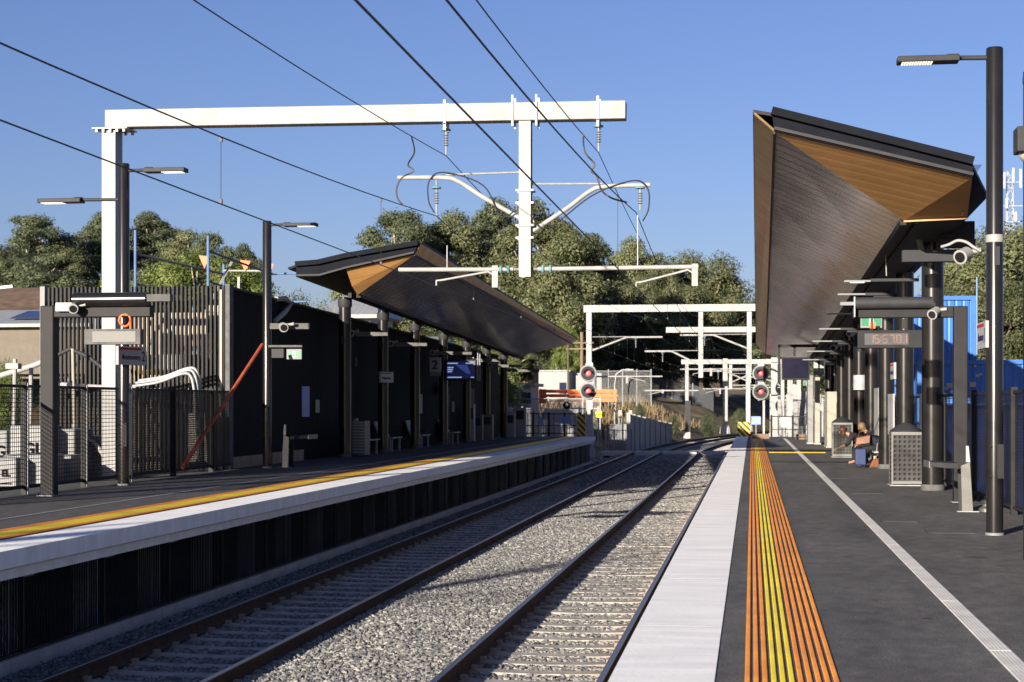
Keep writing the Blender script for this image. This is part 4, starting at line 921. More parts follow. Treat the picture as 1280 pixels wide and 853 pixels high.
a, b = on_wall(524, 493), on_wall(528, 517); single('wall_notice', MB().box(a.x - .02, a.x, a.y, b.y, b.z, a.z), 'signwhite', 'narrow white notice beside the dark door in the black wall', 'notice')
a, b = on_wall(565, 502), on_wall(568, 515); single('wall_notice', MB().box(a.x - .02, a.x, a.y, b.y, b.z, a.z), 'grey', 'small grey notice under the blue display screen', 'notice')
single('wall_conduit', MB().tube([on_wall(343, 402), on_wall(352, 390) + V3(.1, 0, 0), on_wall(357, 380) + V3(.15, 0, 0), on_wall(352, 373) + V3(.1, 0, 0), on_wall(345, 374)], .07, 10), 'galvpale', 'pale ribbed conduit looped over the top of the black wall', 'conduit', smooth=50)
camera(at(354, 409, 39.9), (.35, -.9, -.15), 'white security camera on the lamp post before the black wall', 1.35)
t = thing('strip_light', 'galvanised box arm on the lamp post before the black wall', 'light arm', at(342, 409, 40.1)); MB().bar(at(338, 408, 40.15), at(387, 408, 40.15), .1, .14).build('arm', 'lidgrey', t)
t = thing('sign_bracket', 'grey bracket holding the exit sign on the lamp post', 'bracket', at(340, 434, 40)); MB().bar(at(336, 433, 40.1), at(378, 433, 40.1), .08, .05).build('arm', 'lidgrey', t); MB().cbox(at(348, 442, 40.1), (.3, .15, .22)).build('control_box', 'char', t)
exit_sign(at(368, 443, 40.05), .38, .25, 'green exit sign on the lamp post before the black wall')
# canopy L lights
for i, (px, py, Y, lp) in enumerate(((445, 417, 49.5, 40), (494, 430, 55, 40), (545, 441, 62, 45), (590, 450, 68, 40), (616, 457, 74, 36), (640, 463, 78, 34))):
    a = at(px, py, Y); b = at(px + lp, py + 1, Y)
    t = thing('strip_light', 'grey light arm across a column of the opposite platform', 'light arm', a, 'light arms of the opposite platform'); MB().bar(a, b, .14, .1).build('arm', 'lidgrey', t); MB().box(a.x, b.x, Y - .05, Y + .05, a.z - .08, a.z - .055).build('lamp_strip', 'grey', t)
    camera(a + V3(-.12, -.25, 0), (.45, -.9, -.1), ['white security camera by the gold timber gable column', 'white security camera by the second shaded column', 'pale security camera over the number 2 sign', 'pale security camera right of the blue display', 'pale security camera past the blue display', 'farthest pale security camera of the opposite canopy'][i], 1.2)
single('control_box', MB().cbox(at(441, 453, 49), (.22, .15, .28)), 'char', 'dark control box on the gold timber gable column', 'box', bevel=.01)
# ticket cabinets
t = thing('steel_cabinet', 'silver louvred cabinet beside the gold timber gable column', 'cabinet', (-11.9, 50.1, ZL))
MB().box(-12.15, -11.62, 49.8, 50.5, ZL + .03, 1.25).build('cabinet_body', 'steel', t, bevel=.01)
mb = MB()
for k in range(11): mb.box(-12.0, -11.82, 49.77, 49.797, ZL + .1 + k * .09, ZL + .15 + k * .09); mb.box(-11.8, -11.64, 49.77, 49.797, ZL + .1 + k * .09, ZL + .15 + k * .09)
mb.build('louvres', 'galvpale', t); MB().box(-12.0, -11.9, 49.95, 50.1, 1.251, 1.33).build('cabinet_cap', 'galv', t)
def bench(y, label):
    x = -12.1; t = thing('bench_seat', label, 'bench', (x, y, ZL), 'metal bench seats of the opposite platform')
    MB().prism([(x - .22, y, ZL + .42), (x + .28, y, ZL + .44), (x + .28, y, ZL + .48), (x - .22, y, ZL + .46)], (0, 1.5, 0)).build('seat', 'galv', t)
    MB().prism([(x - .22, y, ZL + .47), (x - .17, y, ZL + .47), (x - .36, y, ZL + 1.0), (x - .42, y, ZL + 1.0)], (0, 1.5, 0)).build('backrest', 'galvpale', t)
    for yy in (y + .1, y + 1.35):
        for xx in (x - .15, x + .2): MB().box(xx - .03, xx + .03, yy - .03, yy + .03, ZL, ZL + .42).build('leg', 'galv', t)
        MB().tube([(x - .2, yy, ZL + .6), (x + .15, yy, ZL + .66), (x + .2, yy, ZL + .48)], .02, 8).build('armrest', 'char', t)
    return t
for y, lb in ((51.3, 'metal bench seat partly hidden by the silver louvred cabinet'), (54.8, 'metal bench seat right of the small station sign column'), (59.9, 'metal bench seat in front of the dark door'), (66.3, 'metal bench seat below the blue display screen')): bench(y, lb)
t = thing('platform_number_sign', 'white sign with number 2 left of the blue display screen', 'sign', (-11.77, 62, 2.9), 'platform number signs'); MB().box(-11.98, -11.55, 61.95, 62.1, 2.98, 3.53).build('sign_box', 'signwhite', t, bevel=.01); MB().box(-11.96, -11.57, 61.98, 62.1, 2.84, 2.975).build('sign_foot', 'grey', t); text('platform_number', '2', 'ink', t, (-11.77, 61.945, 3.24), .46, bold=.006); MB().box(-11.8, -11.74, 62, 62.06, 3.53, 3.9).build('hanger', 'black', t)
t = thing('display_screen', 'lit blue display screen with lines of text on the opposite platform', 'screen', (-11.1, 64, 2.7)); MB().box(-11.75, -10.54, 64, 64.2, 2.70, 3.50).build('screen_case', 'black', t, bevel=.01); M['pid'] = emit('dim_blue_screen', (.012, .02, .10), .12); M['pidtext'] = emit('pale_screen_text', (.35, .5, .9), .25); M['pidblue'] = emit('mid_blue_screen', (.04, .07, .3), .22)
MB().box(-11.70, -10.59, 63.99, 63.999, 2.76, 3.44).build('screen_glass', 'pid', t); MB().prism([(-11.35, 63.985, 3.3), (-10.9, 63.985, 3.3), (-10.75, 63.985, 2.95), (-10.9, 63.985, 2.95)], (0, .004, 0)).build('screen_picture', 'pidblue', t)
mb = MB()
for z, x0, x1 in ((3.36, -11.66, -11.25), (3.36, -10.95, -10.72), (3.2, -11.66, -11.42), (3.12, -11.66, -11.45), (3.04, -11.66, -11.48), (2.82, -11.66, -11.1), (2.82, -10.75, -10.62)): mb.box(x0, x1, 63.98, 63.984, z - .025, z + .02)
mb.build('screen_text', 'pidtext', t)
for x in (-10.5, -10.42): MB().box(x, x + .04, 64, 64.08, 2.68, 3.9).build('hanger', 'grey', t)
def kiosk(x, y, w, h, m, name, label):
    t = thing(name, label, 'kiosk', (x, y, ZL)); MB().box(x - w / 2, x + w / 2, y, y + .4, ZL + .02, ZL + h).build('kiosk_body', m, t, bevel=.01); MB().box(x - w / 2 - .03, x + w / 2 + .03, y - .03, y + .43, ZL, ZL + .02).build('base_plate', 'grey', t); MB().box(x - w * .35, x + w * .35, y - .012, y - .001, ZL + h * .6, ZL + h * .9).build('kiosk_panel', 'char', t); return t
c = at(588, 550, 72); kiosk(c.x, 72, .3, 1.6, 'signwhite', 'ticket_reader', 'white ticket reader post right of the far bench')
c = at(596, 550, 74); kiosk(c.x, 74, .5, 1.1, 'steel', 'steel_locker', 'silver locker left of the brown timber kiosk')
c = at(608, 550, 75); kiosk(c.x, 75, .55, 1.15, 'steel', 'ticket_machine', 'silver ticket machine against the far black wall')
c = at(638, 545, 80); kiosk(c.x, 80, .4, 1.2, 'galvpale', 'ticket_gate', 'pale ticket gate at the far end of the opposite platform')
c = at(650, 540, 82); kiosk(c.x, 82, .55, 1.45, 'galvpale', 'fare_machine', 'pale fare machine beside the far end fence')
picket('end_fence', -12.0, -8.75, 86, ZL, 1.38, 4, 'low black picket fence across the end of the opposite platform')
t = thing('blue_sign', 'small blue sign on the end fence of the opposite platform', 'sign', (-9.6, 85.8, .9)); MB().box(-9.75, -9.2, 85.84, 85.86, .8, 1.15).build('sign_plate', 'signblue', t)
t = thing('blue_sign', 'tiny blue sign on the end fence near the pale fare machine', 'sign', (-11, 85.8, .9)); MB().box(-10.9, -10.65, 85.84, 85.86, .75, 1.1).build('sign_plate', 'signblue', t)
t = thing('yellow_sign', 'yellow sign on a thin pole between the platform end and the pale fence', 'sign', (-8.65, 97, -1)); MB().tube([(-8.65, 97, -1.4), (-8.65, 97, 1.2)], .03, 8).build('pole', 'galvpale', t); MB().box(-8.95, -8.4, 96.93, 96.96, 1.05, 1.38).build('sign_plate', 'yellow', t); MB().box(-8.85, -8.5, 96.925, 96.929, 1.18, 1.24).build('sign_writing', 'ink', t)

# ------------------------------------------------------------------ overhead line equipment
YG = 33.43
t = thing('gantry', 'big white single mast gantry reaching over both tracks with a drop post', 'gantry', (-13.15, YG, 0))
MB().bar((-13.27, YG, 7.66), (-2.48, YG, 7.58), .36, .36).build('beam', 'galvpale', t, bevel=.015)
m = MB(); m.box(-13.33, -13.03, YG - .2, YG + .2, -.05, 7.42)
m.build('mast', 'galvpale', t, bevel=.01)
m = MB().box(-13.5, -12.75, YG - .3, YG + .3, 7.43, 7.455); 
for x in np.linspace(-13.42, -12.83, 5): m.cbox((x, YG - .24, 7.40), (.05, .05, .06)); m.cbox((x, YG + .24, 7.40), (.05, .05, .06))
m.build('top_flange', 'galv', t)
m = MB(); m.box(-4.62, -4.38, YG - .13, YG - .115, 4.29, 7.43); m.box(-4.62, -4.38, YG + .115, YG + .13, 4.29, 7.43); m.box(-4.51, -4.49, YG - .114, YG + .114, 4.29, 7.43); m.build('drop_post', 'galvpale', t)
m = MB()
for x in (-4.74, -4.26): m.box(x - .02, x + .02, YG - .21, YG - .185, 7.3, 7.92); m.box(x - .02, x + .02, YG + .185, YG + .21, 7.3, 7.92)
for z in (6.0, 5.75, 5.3, 5.05): m.box(-4.68, -4.32, YG - .16, YG - .131, z, z + .04); m.box(-4.68, -4.32, YG + .131, YG + .16, z, z + .04)
m.build('clamp', 'galv', t)
def insul(x, y, z0, z1, parent, m1='galv'):
    MB().tube([(x, y, z0), (x, y, z1)], .016, 8).build('hanger_rod', m1, parent)
    m = MB(); zc = (z0 + z1) / 2
    for k in range(5): m.lathe((x, y, zc - .12 + k * .05), [(.03, 0), (.055, .012), (.03, .03)], 12)
    m.build('insulator', 'galv', parent, smooth=50); MB().lathe((x, y, zc + .17), [(.02, 0), (.1, .02), (.09, .05), (.02, .08)], 14).build('insulator_disc', 'glassins', parent, smooth=50)
for x in (-6.12, -3.03):
    insul(x, YG, 7.38, 6.78, t)
    m = MB(); m.box(x - .025, x + .025, YG - .2, YG - .185, 7.25, 7.86); m.box(x - .025, x + .025, YG + .185, YG + .2, 7.25, 7.86); m.box(x - .03, x + .03, YG - .2, YG + .2, 7.37, 7.395); m.build('clamp', 'galv', t)
def cantilever(x0, y, xe, z_root, z_tip, side, parent, zc, tie=None):
    """curved bracket tube from the post, messenger hanger at its tip, registration tube and steady arm below"""
    xk = x0 + (xe - x0) * .55
    MB().tube(smooth([(x0, y, z_root), (x0 + (xe - x0) * .3, y, z_root + (z_tip - z_root) * .52), (x0 + (xe - x0) * .5, y, z_tip - .08), (xk + (xe - x0) * .08, y, z_tip), (xe, y, z_tip + .02)]), .046, 12).build('bracket_tube', 'galvpale', parent, smooth=50)
    MB().tube([(x0, y, z_tip + .08), (x0 + (xe - x0) * .6, y, z_tip + .06)], .02, 6).build('stay_chain', 'galv', parent)
cantilever(-4.62, YG, -7.12, 5.48, 6.32, -1, t, 4.1); cantilever(-4.38, YG, -2.0, 5.2, 6.08, 1, t, 4.05)
MB().tube([(-7.1, YG, 4.47), (-4.75, YG, 4.45)], .045, 10).build('registration_tube', 'galvpale', t, smooth=40); MB().tube([(-4.25, YG, 4.45), (-1.05, YG, 4.46)], .045, 10).build('registration_tube', 'galvpale', t, smooth=40)
MB().tube([(-4.78, YG, 4.45), (-4.22, YG, 4.45)], .03, 8).build('tube_core', 'grey', t)
m = MB()
for x in (-5.0, -4.85, -4.15, -4.0): m.lathe((x, YG, 4.45), [(.03, -.04), (.085, -.02), (.085, .02), (.03, .04)], 14, 'X')
m.build('tube_insulator', 'glassins', t, smooth=50)
def steady(xp, y, xt, zt, ztip, parent):
    MB().box(xp - .06, xp + .06, y - .03, y + .03, zt - .38, zt + .06).build('arm_bracket', 'white', parent)
    MB().tube([(xp, y, zt - .14), (xp + (xt - xp) * .12, y, zt - .06), (xp + (xt - xp) * .9, y, ztip + .11), (xt, y, ztip + .1), (xt, y, ztip)], .022, 8).build('steady_arm', 'galvpale', parent, smooth=50)
steady(-5.12, YG, -6.32, 4.47, 4.14, t); steady(-1.12, YG, -2.28, 4.46, 4.06, t)
for x, z0, z1 in ((-6.32, 6.28, 5.55), (-2.2, 6.08, 5.6)): insul(x, YG, z0, z1, t)
for x, z0, z1 in ((-6.1, 4.95, 4.5), (-2.25, 5.5, 4.5)): MB().tube([(x, YG, z0), (x, YG, z1)], .012, 6).build('hanger_rod', 'galv', t)
for s, x0 in ((-1, -6.35), (1, -2.15)):       # black jumper cable along each bracket
    zt = 6.36 if s < 0 else 6.12
    MB().tube(smooth([(x0 - s * 0, YG - .06, zt - .75), (x0 + s * .12, YG - .07, zt - .5), (x0 + s * .1, YG - .07, zt - .1), (x0 - s * .2, YG - .06, zt + .06), (x0 - s * 1.0, YG - .06, zt - .22), (-4.5 + s * .5, YG - .1, zt - .85), (-4.5 + s * .2, YG - .16, zt - .75)]), .014, 8).build('jumper_cable', 'rubber', t, smooth=60)

# wires
def cat(x0, x1, ys, zfun, r=.010):
    return MB().tube([(x0 + (x1 - x0) * k + bend(y), y, zfun(y)) for k, y in zip(np.linspace(0, 1, len(ys)), ys)], r, 6)
wy = list(np.arange(2, 34, 2.5)) + [33.43] + list(np.arange(36, 96, 3)) + [95.0] + list(np.arange(99, 190, 6))
def mess(y, top=5.55, sag=.88):
    if y <= 33.43: k = (y - 2.4) / 31.03
    elif y <= 95: k = (y - 64.2) / 30.8
    else: k = (y - 122.5) / 27.5; k = max(-1, min(1, k))
    return top - sag * (1 - k * k)
for x, z, lb, lb2, lb3 in ((-6.32, 4.13, 'contact wire over the shaded track', 'upper carrying wire over the shaded track', 'feeder wire hung from the gantry over the shaded track'), (-2.28, 4.06, 'contact wire over the sunlit track', 'upper carrying wire over the sunlit track', 'feeder wire hung from the gantry end over the sunlit track')):
    tag(cat(x, x, wy, lambda y: z, .009).build('contact_wire', 'wire'), 'straight dark ' + lb, 'wire', 'overhead wires')
    t2 = tag(cat(x, x, wy, lambda y: mess(y), .010).build('carrying_wire', 'wire'), 'sagging dark ' + lb2, 'wire', 'overhead wires')
    xf = -6.12 if x < -5 else -3.03
    tag(cat(xf, xf, wy, lambda y: mess(y, 6.76, .75), .009).build('feeder_wire', 'wire'), 'dark ' + lb3, 'wire', 'overhead wires')
    for y in (([19.5, 28.3] if x < -5 else [28.8]) + [38, 46, 54, 62, 70, 78, 86, 91] + [101 + 6 * i for i in range(9)]):
        xx = x + bend(y); m = MB().tube([(xx, y, z), (xx, y, mess(y))], .004, 5); m.cbox((xx, y, z + .03), (.03, .04, .06)); m.cbox((xx, y, mess(y) - .03), (.03, .04, .06))
        tag(m.build('dropper', 'wire'), 'thin vertical dropper wire between the two wires over the ' + ('shaded track' if x < -5 else 'sunlit track'), 'dropper', 'dropper wires over the ' + ('shaded track' if x < -5 else 'sunlit track'))
def wig(px): return smooth([at(a, b, Y) for a, b, Y in px])
single('jumper_cable', MB().tube(wig([(514, 170, 26.8), (518, 190, 26.9), (510, 206, 27), (517, 214, 27), (503, 222, 27), (496, 235, 27), (497, 248, 27), (504, 257, 27)]), .013, 6), 'wire', 'curly jumper wire linking the wires over the shaded track', 'jumper wire', smooth=60)
single('jumper_cable', MB().tube(wig([(729, 168, 25), (731, 190, 25), (743, 205, 25), (739, 214, 25), (746, 220, 25), (752, 238, 25), (765, 248, 25), (783, 253, 26)]), .013, 6), 'wire', 'curly jumper wire linking the wires over the sunlit track', 'jumper wire', smooth=60)

# far gantries
def far_gantry(y, xl, xr, zt, posts, drops, label, w=.3, second=None):
    t = thing('gantry', label, 'gantry', (xl, y, 0))
    MB().bar((xl - .2, y, zt - w * .5), (xr + .2, y, zt - w * .5), w, w).build('beam', 'galvpale', t)
    for x, z0 in posts:
        MB().box(x - .15, x + .15, y - .15, y + .15, z0, zt - w).build('mast', 'galvpale', t); MB().box(x - .3, x + .3, y - .3, y + .3, z0 - .3, z0 + .25).build('footing', 'concrete', t)
    for x, z0 in drops: MB().box(x - .13, x + .13, y - .1, y + .1, z0, zt - w - .005).build('drop_post', 'galvpale', t)
    return t
def bracket_set(t, y, x0, xe, zt, zc):
    xk = x0 + (xe - x0) * .5
    MB().tube([(x0, y, zt - .75), (xk, y, zt), (xe, y, zt)], .055, 8).build('bracket_tube', 'galvpale', t); MB().tube([(x0, y, zt + .03), (xk, y, zt + .03)], .025, 6).build('stay_chain', 'galv', t)
    MB().tube([(x0, y, zc + .38), (xe, y, zc + .38)], .045, 8).build('registration_tube', 'galvpale', t)
    s = (xe - x0) / abs(xe - x0); steady(x0 + s * 2.0, y, x0 + s * 3.0, zc + .38, zc + .02, t); insul(xk + s * .5, y, zt, zt - .6, t)
YB = 95.0
t = far_gantry(YB, -9.25, 2.2, 7.42, [(-9.15, -.9), (2.1, -.4)], [(-2.85, 3.3), (-.15, 3.6)], 'pale gantry spanning the tracks at the far end of the platforms', .4)
bracket_set(t, YB, -9.0, -5.0, 5.6, 3.0); bracket_set(t, YB, -2.98, -6.0, 4.8, 2.2); bracket_set(t, YB, -.28, -4.0, 5.7, 3.4)
t = far_gantry(125, -6.1, 3.5, 7.55, [(3.4, -.5)], [(-.2, 3.4)], 'second pale gantry just beyond the far platform ends', .4); bracket_set(t, 125, -.33, -3.6, 4.3, 2.6)
t = far_gantry(152, -6.1, 2.8, 5.9, [(-5.8, -.9), (2.7, -.6)], [(-1.9, 3.2)], 'low pale gantry where the tracks curve to the right', .42); bracket_set(t, 152, -1.8, 1.5, 4.6, 3.2); bracket_set(t, 152, 2.5, -.8, 4.3, 3.0)
for X, Y, b, h, lb in ((-2.5, 160, -.6, 6.2, 'pale mast on a concrete footing beside the curving tracks'), (-.4, 175, -.6, 6.0, 'blue grey mast behind the low gantry at the curve')):
    t = thing('mast', lb, 'mast', (X, Y, b)); MB().box(X - .22, X + .22, Y - .2, Y + .2, b, h).build('mast_shaft', 'galvpale' if Y < 170 else 'galv', t); MB().lathe((X, Y, b - .3), [(.55, 0), (.5, .5), (.35, .8)], 12).build('footing', 'concrete', t)
c = at(860, 545, 151.8); single('mast_wrap', MB().box(c.x - .24, c.x + .24, 151.6, 151.84, -.6, 2.2), 'char', 'dark wrap round the foot of the low gantry mast', 'wrap')
t = thing('mast', 'thick white mast behind the twin red signal at the right canopy end', 'mast', (1.3, 101, -.4)); MB().box(1.12, 1.5, 101, 101.35, -.4, 4.6).build('mast_shaft', 'galvpale', t); MB().lathe((1.3, 101.2, -.5), [(.5, 0), (.45, .4), (.3, .6)], 12).build('footing', 'concrete', t)

# pedestrian crossing panels
mb = MB()
for x0, x1 in ((-9.2, -7.25), (-7.05, -5.6), (-5.38, -3.3), (-3.08, -1.64), (-1.42, -.9)): mb.box(x0, x1, 101.5, 104.3, -1.3, -1.06)
tag(mb.build('foot_crossing', 'concrete'), 'pale panelled foot crossing over both tracks', None, None, 'structure')
# retaining wall
t = thing('retaining_wall', 'pale retaining wall of concrete panels and posts left of the tracks', 'retaining wall', (-8, 106, -1))
for i in range(9):
    y = 105 + i * 3.3; x = -7.75 + bend(y) * 1.0 + .012 * i; z1 = 1.30 - i * .11
    MB().box(x - .12, x + .12, y, y + .22, -1.5, z1).build('post', 'white', t)
    if i < 8: MB().hexa([(x - .06, y + .23, -1.5), (x + .06, y + .23, -1.5), (x + .06 + bend(y + 3.3) - bend(y), y + 3.29, -1.5), (x - .06 + bend(y + 3.3) - bend(y), y + 3.29, -1.5), (x - .06, y + .23, z1 - .08), (x + .06, y + .23, z1 - .08), (x + .06 + bend(y + 3.3) - bend(y), y + 3.29, z1 - .19), (x - .06 + bend(y + 3.3) - bend(y), y + 3.29, z1 - .19)]).build('panel', 'concrete', t)
for px, pt in ((775, 513), (788, 513)): 
    a = at(px, pt, 111); single('site_post', MB().box(a.x - .12, a.x + .12, 111, 111.25, -1.2, a.z), 'white', 'white concrete post standing left of the panelled retaining wall', 'post', 'white posts by the retaining wall')
single('site_box', MB().box(at(762, 530, 109).x, at(787, 530, 109).x, 109, 110.5, -1.0, .55), 'grey', 'grey box behind the pale picket fence by the retaining wall', 'box', bevel=.03)
picket('pale_fence', at(757, 540, 106).x, at(789, 540, 106).x, 106, -1.1, .25, 3, 'low pale picket fence left of the retaining wall', 'galvpale')
# temporary fences and sheds beyond the opposite platform
def temp_fence(x0, x1, y, z, h, n, label, m='palemeshX', pm='galvpale'):
    t = thing('temporary_fence', label, 'fence', ((x0 + x1) / 2, y, z), 'pale site fences'); MB().box(x0, x1, y, y + .01, z, z + h).build('wire_mesh', m, t)
    mb = MB().box(x0, x1, y - .03, y - .001, z + h - .05, z + h); mb.build('top_rail', pm, t)
    for i in range(n + 1): x = x0 + (x1 - x0) * i / n; MB().box(x - .04, x + .04, y - .06, y - .031, z - .3, z + h + .1).build('post', pm, t)
temp_fence(-14.5, -8.9, 98, -.4, 2.0, 5, 'pale wire site fence right behind the opposite platform end'); temp_fence(-15, -9.5, 106, .2, 2.0, 5, 'pale wire site fence behind the yellow sign'); temp_fence(-11, -7.0, 118, 2.0, 2.2, 4, 'pale wire fence on the bank right of the white site hut', 'palemeshX', 'grey')
t = thing('wire_fence', 'long grey wire fence along the top of the grassy bank', 'fence', (-8, 196, 3))
fx = [-26 + 2.4 * i for i in range(10)]
for a, b in zip(fx[:-1], fx[1:]):
    za, zb = ground_z(a, 196) - .1, ground_z(b, 196) - .1; MB().add([(a, 196, za), (b, 196, zb), (b, 196, zb + 2.4), (a, 196, za + 2.4), (a, 196.02, za), (b, 196.02, zb), (b, 196.02, zb + 2.4), (a, 196.02, za + 2.4)], [(0, 1, 2, 3), (5, 4, 7, 6), (3, 2, 6, 7)]).build('wire_mesh', 'greymeshX', t); MB().box(a - .05, a + .05, 195.9, 195.99, ground_z(a, 196) - .3, za + 2.6).build('post', 'grey', t)
temp_fence(1.4, 5.2, 104, -.2, 2.3, 4, 'pale wire site fence beyond the right platform gate'); temp_fence(1.2, 5.5, 112, -.2, 2.6, 4, 'second pale wire site fence beyond the right platform gate')
for i in range(10):
    x = 1.4 + random.uniform(0, 3.6); y = 108 + random.uniform(-3, 10); h = random.uniform(1.2, 3.2); single('site_plank', MB().bar((x, y, -.4), (x + random.uniform(-.4, .4), y, h), .3, .2), random.choice(['galvpale', 'white', 'concrete']), 'upright pale board among the building materials beyond the right gate', 'board', 'pale boards beyond the right gate')
for i, (x, y, w, h) in enumerate(((-13.2, 101, 1.6, 1.5), (-11.2, 103, 1.8, 1.3), (-10.0, 100.5, 1.0, 1.1), (-12.4, 110, 2.4, 2.0))):
    single('wrapped_pallet', MB().box(x - w / 2, x + w / 2, y, y + 1.2, ground_z(x, y) - .1, ground_z(x, y) + h), ('white', 'galvpale', 'concrete', 'galvpale')[i], ['white wrapped load behind the ticket gate', 'pale grey load behind the end fence', 'small concrete coloured load behind the end fence', 'large pale load below the white site hut'][i], 'wrapped load', bevel=.05)
t = thing('site_hut', 'white site hut on the bank beyond the opposite platform', 'site hut', (-13.5, 120, 2.3)); MB().box(-15.2, -13.0, 120, 124, 2.2, 4.2).build('wall', 'white', t); MB().box(-15.3, -12.9, 119.9, 124.1, 4.2, 4.3).build('roof', 'galvpale', t); MB().box(-13.7, -13.2, 119.97, 119.99, 2.6, 3.4).build('window', 'solar', t)
for i, x in enumerate((-12.4, -11.2)): single('site_board', MB().box(x - .45, x + .45, 121, 121.1, 2.9, 4.1), 'white', 'square white board on the bank right of the site hut', 'board', 'white boards by the site hut')
t = thing('barrier_fence', 'orange plastic barrier strung along the bank below the white site hut', 'barrier', (-12, 113, 2)); m = MB()
for z in (2.0, 2.3, 2.6): m.box(-14.2, -9.0, 113, 113.03, z, z + .22)
m.build('barrier_net', 'orange', t); MB().box(-14.3, -13.8, 112.95, 113, 1.9, 2.85).build('barrier_end', 'orange', t)
for x in (-14.2, -12.5, -10.8, -9.1): MB().box(x - .03, x + .03, 113.04, 113.1, 1.4, 2.9).build('post', 'grey', t)
t = thing('power_pole', 'timber power pole with two crossarms on the bank behind the canopy', 'power pole', (-14.1, 140, 5)); MB().tube([(-14.1, 140, 4), (-14.1, 140, 7.9)], .14, 10).build('pole_shaft', 'wood', t); MB().bar((-15.4, 139.9, 7.0), (-13.1, 139.9, 7.0), .12, .12).build('crossarm', 'wood', t); MB().bar((-15.4, 139.9, 6.5), (-13.1, 139.9, 6.5), .12, .12).build('crossarm', 'wood', t)
t = thing('power_pole', 'thin red brown pole in front of the white site hut', 'power pole', (-12.7, 117, 1.5)); MB().tube([(-12.75, 117, .8), (-12.75, 117, 6.3)], .07, 8).build('pole_shaft', 'barkdark', t); MB().lathe((-12.75, 117, 6.3), [(.1, 0), (.03, .08)], 8).build('pole_cap', 'grey', t)
t = thing('site_shed', 'low grey shed with small windows behind the far canopy columns', 'shed', (-17, 108, 1)); MB().box(-18.5, -14.2, 108, 112, .5, 3.0).build('wall', 'concrete', t); MB().box(-18.8, -13.9, 107.6, 112.4, 3.0, 3.2).build('roof', 'grey', t)
for x in (-15.6, -14.8): MB().box(x, x + .6, 107.97, 107.99, 1.9, 2.6).build('window', 'solar', t)
t = thing('street_sign', 'small dark numbered disc on a post behind the end fence', 'sign', (-10.2, 93, 0)); MB().box(-10.23, -10.17, 93, 93.05, -.3, 1.7).build('post', 'grey', t); MB().lathe((-10.2, 92.97, 1.75), [(.22, .02), (.22, -.02)], 16, 'Y').build('sign_plate', 'ink', t); text('sign_number', '0', 'signwhite', t, (-10.2, 92.93, 1.75), .26)
t = thing('street_lamp', 'thin curved street lamp on the bank left of the retaining wall', 'street lamp', (-9.2, 122, 1)); MB().tube([(-9.4, 116, -.6), (-9.4, 116, 3.2), (-9.3, 116, 3.9), (-8.9, 116, 4.2), (-8.4, 116, 4.25)], .05, 8).build('lamp_arm', 'galv', t, smooth=50); MB().box(-8.6, -8.1, 115.9, 116.1, 4.18, 4.26).build('lamp_head', 'galv', t)

# houses
def house(x0, x1, y0, y1, z0, z1, zr, label, roof, wall='brickwall', hip=2., solar=False):
    t = thing('house', label, 'house', ((x0 + x1) / 2, y0, z0))
    MB().box(x0, x1, y0, y1, z0, z1).build('wall', wall, t); o = .5; ym = (y0 + y1) / 2
    v = [(x0 - o, y0 - o, z1), (x1 + o, y0 - o, z1), (x1 + o, y1 + o, z1), (x0 - o, y1 + o, z1), (x0 + hip, ym, zr), (x1 - hip, ym, zr)]
    r = MB().add(v, [(0, 1, 5, 4), (1, 2, 5), (2, 3, 4, 5), (3, 0, 4), (3, 2, 1, 0)]).build('roof', roof, t)
    MB().box(x0 - o, x1 + o, y0 - o - .08, y0 - o, z1 - .15, z1 + .02).build('gutter', 'galvpale', t)
    for k in range(max(1, int((x1 - x0) / 4))):
        x = x0 + 1.2 + k * 3.6; w = MB().box(x, x + 1.3, y0 - .03, y0 - .005, z0 + 1.0, z0 + 2.1).build('window', 'solar', t); MB().box(x - .08, x + 1.38, y0 - .06, y0 - .031, z0 + .92, z0 + 1.0).build('sill', 'white', w)
    if solar:
        f = lambda s, k: Vector(v[0]).lerp(Vector(v[1]), s).lerp(Vector(v[4]).lerp(Vector(v[5]), s), k) + V3(0, -.03, .09)
        q = [f(.62, .25), f(.97, .25), f(.93, .75), f(.68, .75)]; MB().prism(q, (0, -.02, .05)).build('solar_panel', 'solar', r)
    return t
house(-46, -34.6, 84, 92, 3.4, 6.0, 7.0, 'beige house with pale steel roof and solar panels at the left edge', 'tinroof', 'brickwall', 3., True)
house(-62, -43.0, 104, 114, 3.5, 7.5, 9.8, 'house with brown tiled roof behind the solar panel house', 'tile', 'brickwall', 3.)
house(-19.6, -17.5, 76, 81, 2.2, 5.9, 7.0, 'white gabled house behind the opposite canopy', 'tinroof', 'white', .2)
house(-22, -17, 96, 103, 1.5, 4.2, 5.6, 'pale roofed house behind the middle of the black building', 'tinroof', 'white', 1.5)
house(-16.2, -13.7, 70, 82, 1.0, 4.2, 4.9, 'low pale roofed shed house just behind the black wall', 'tinroof', 'white', .5)
single('pale_bar', MB().bar(at(-20, 362, 40), at(16, 358, 40), .05, .07), 'galv', 'pale bar poking in at the left picture edge below the trees', 'bar')
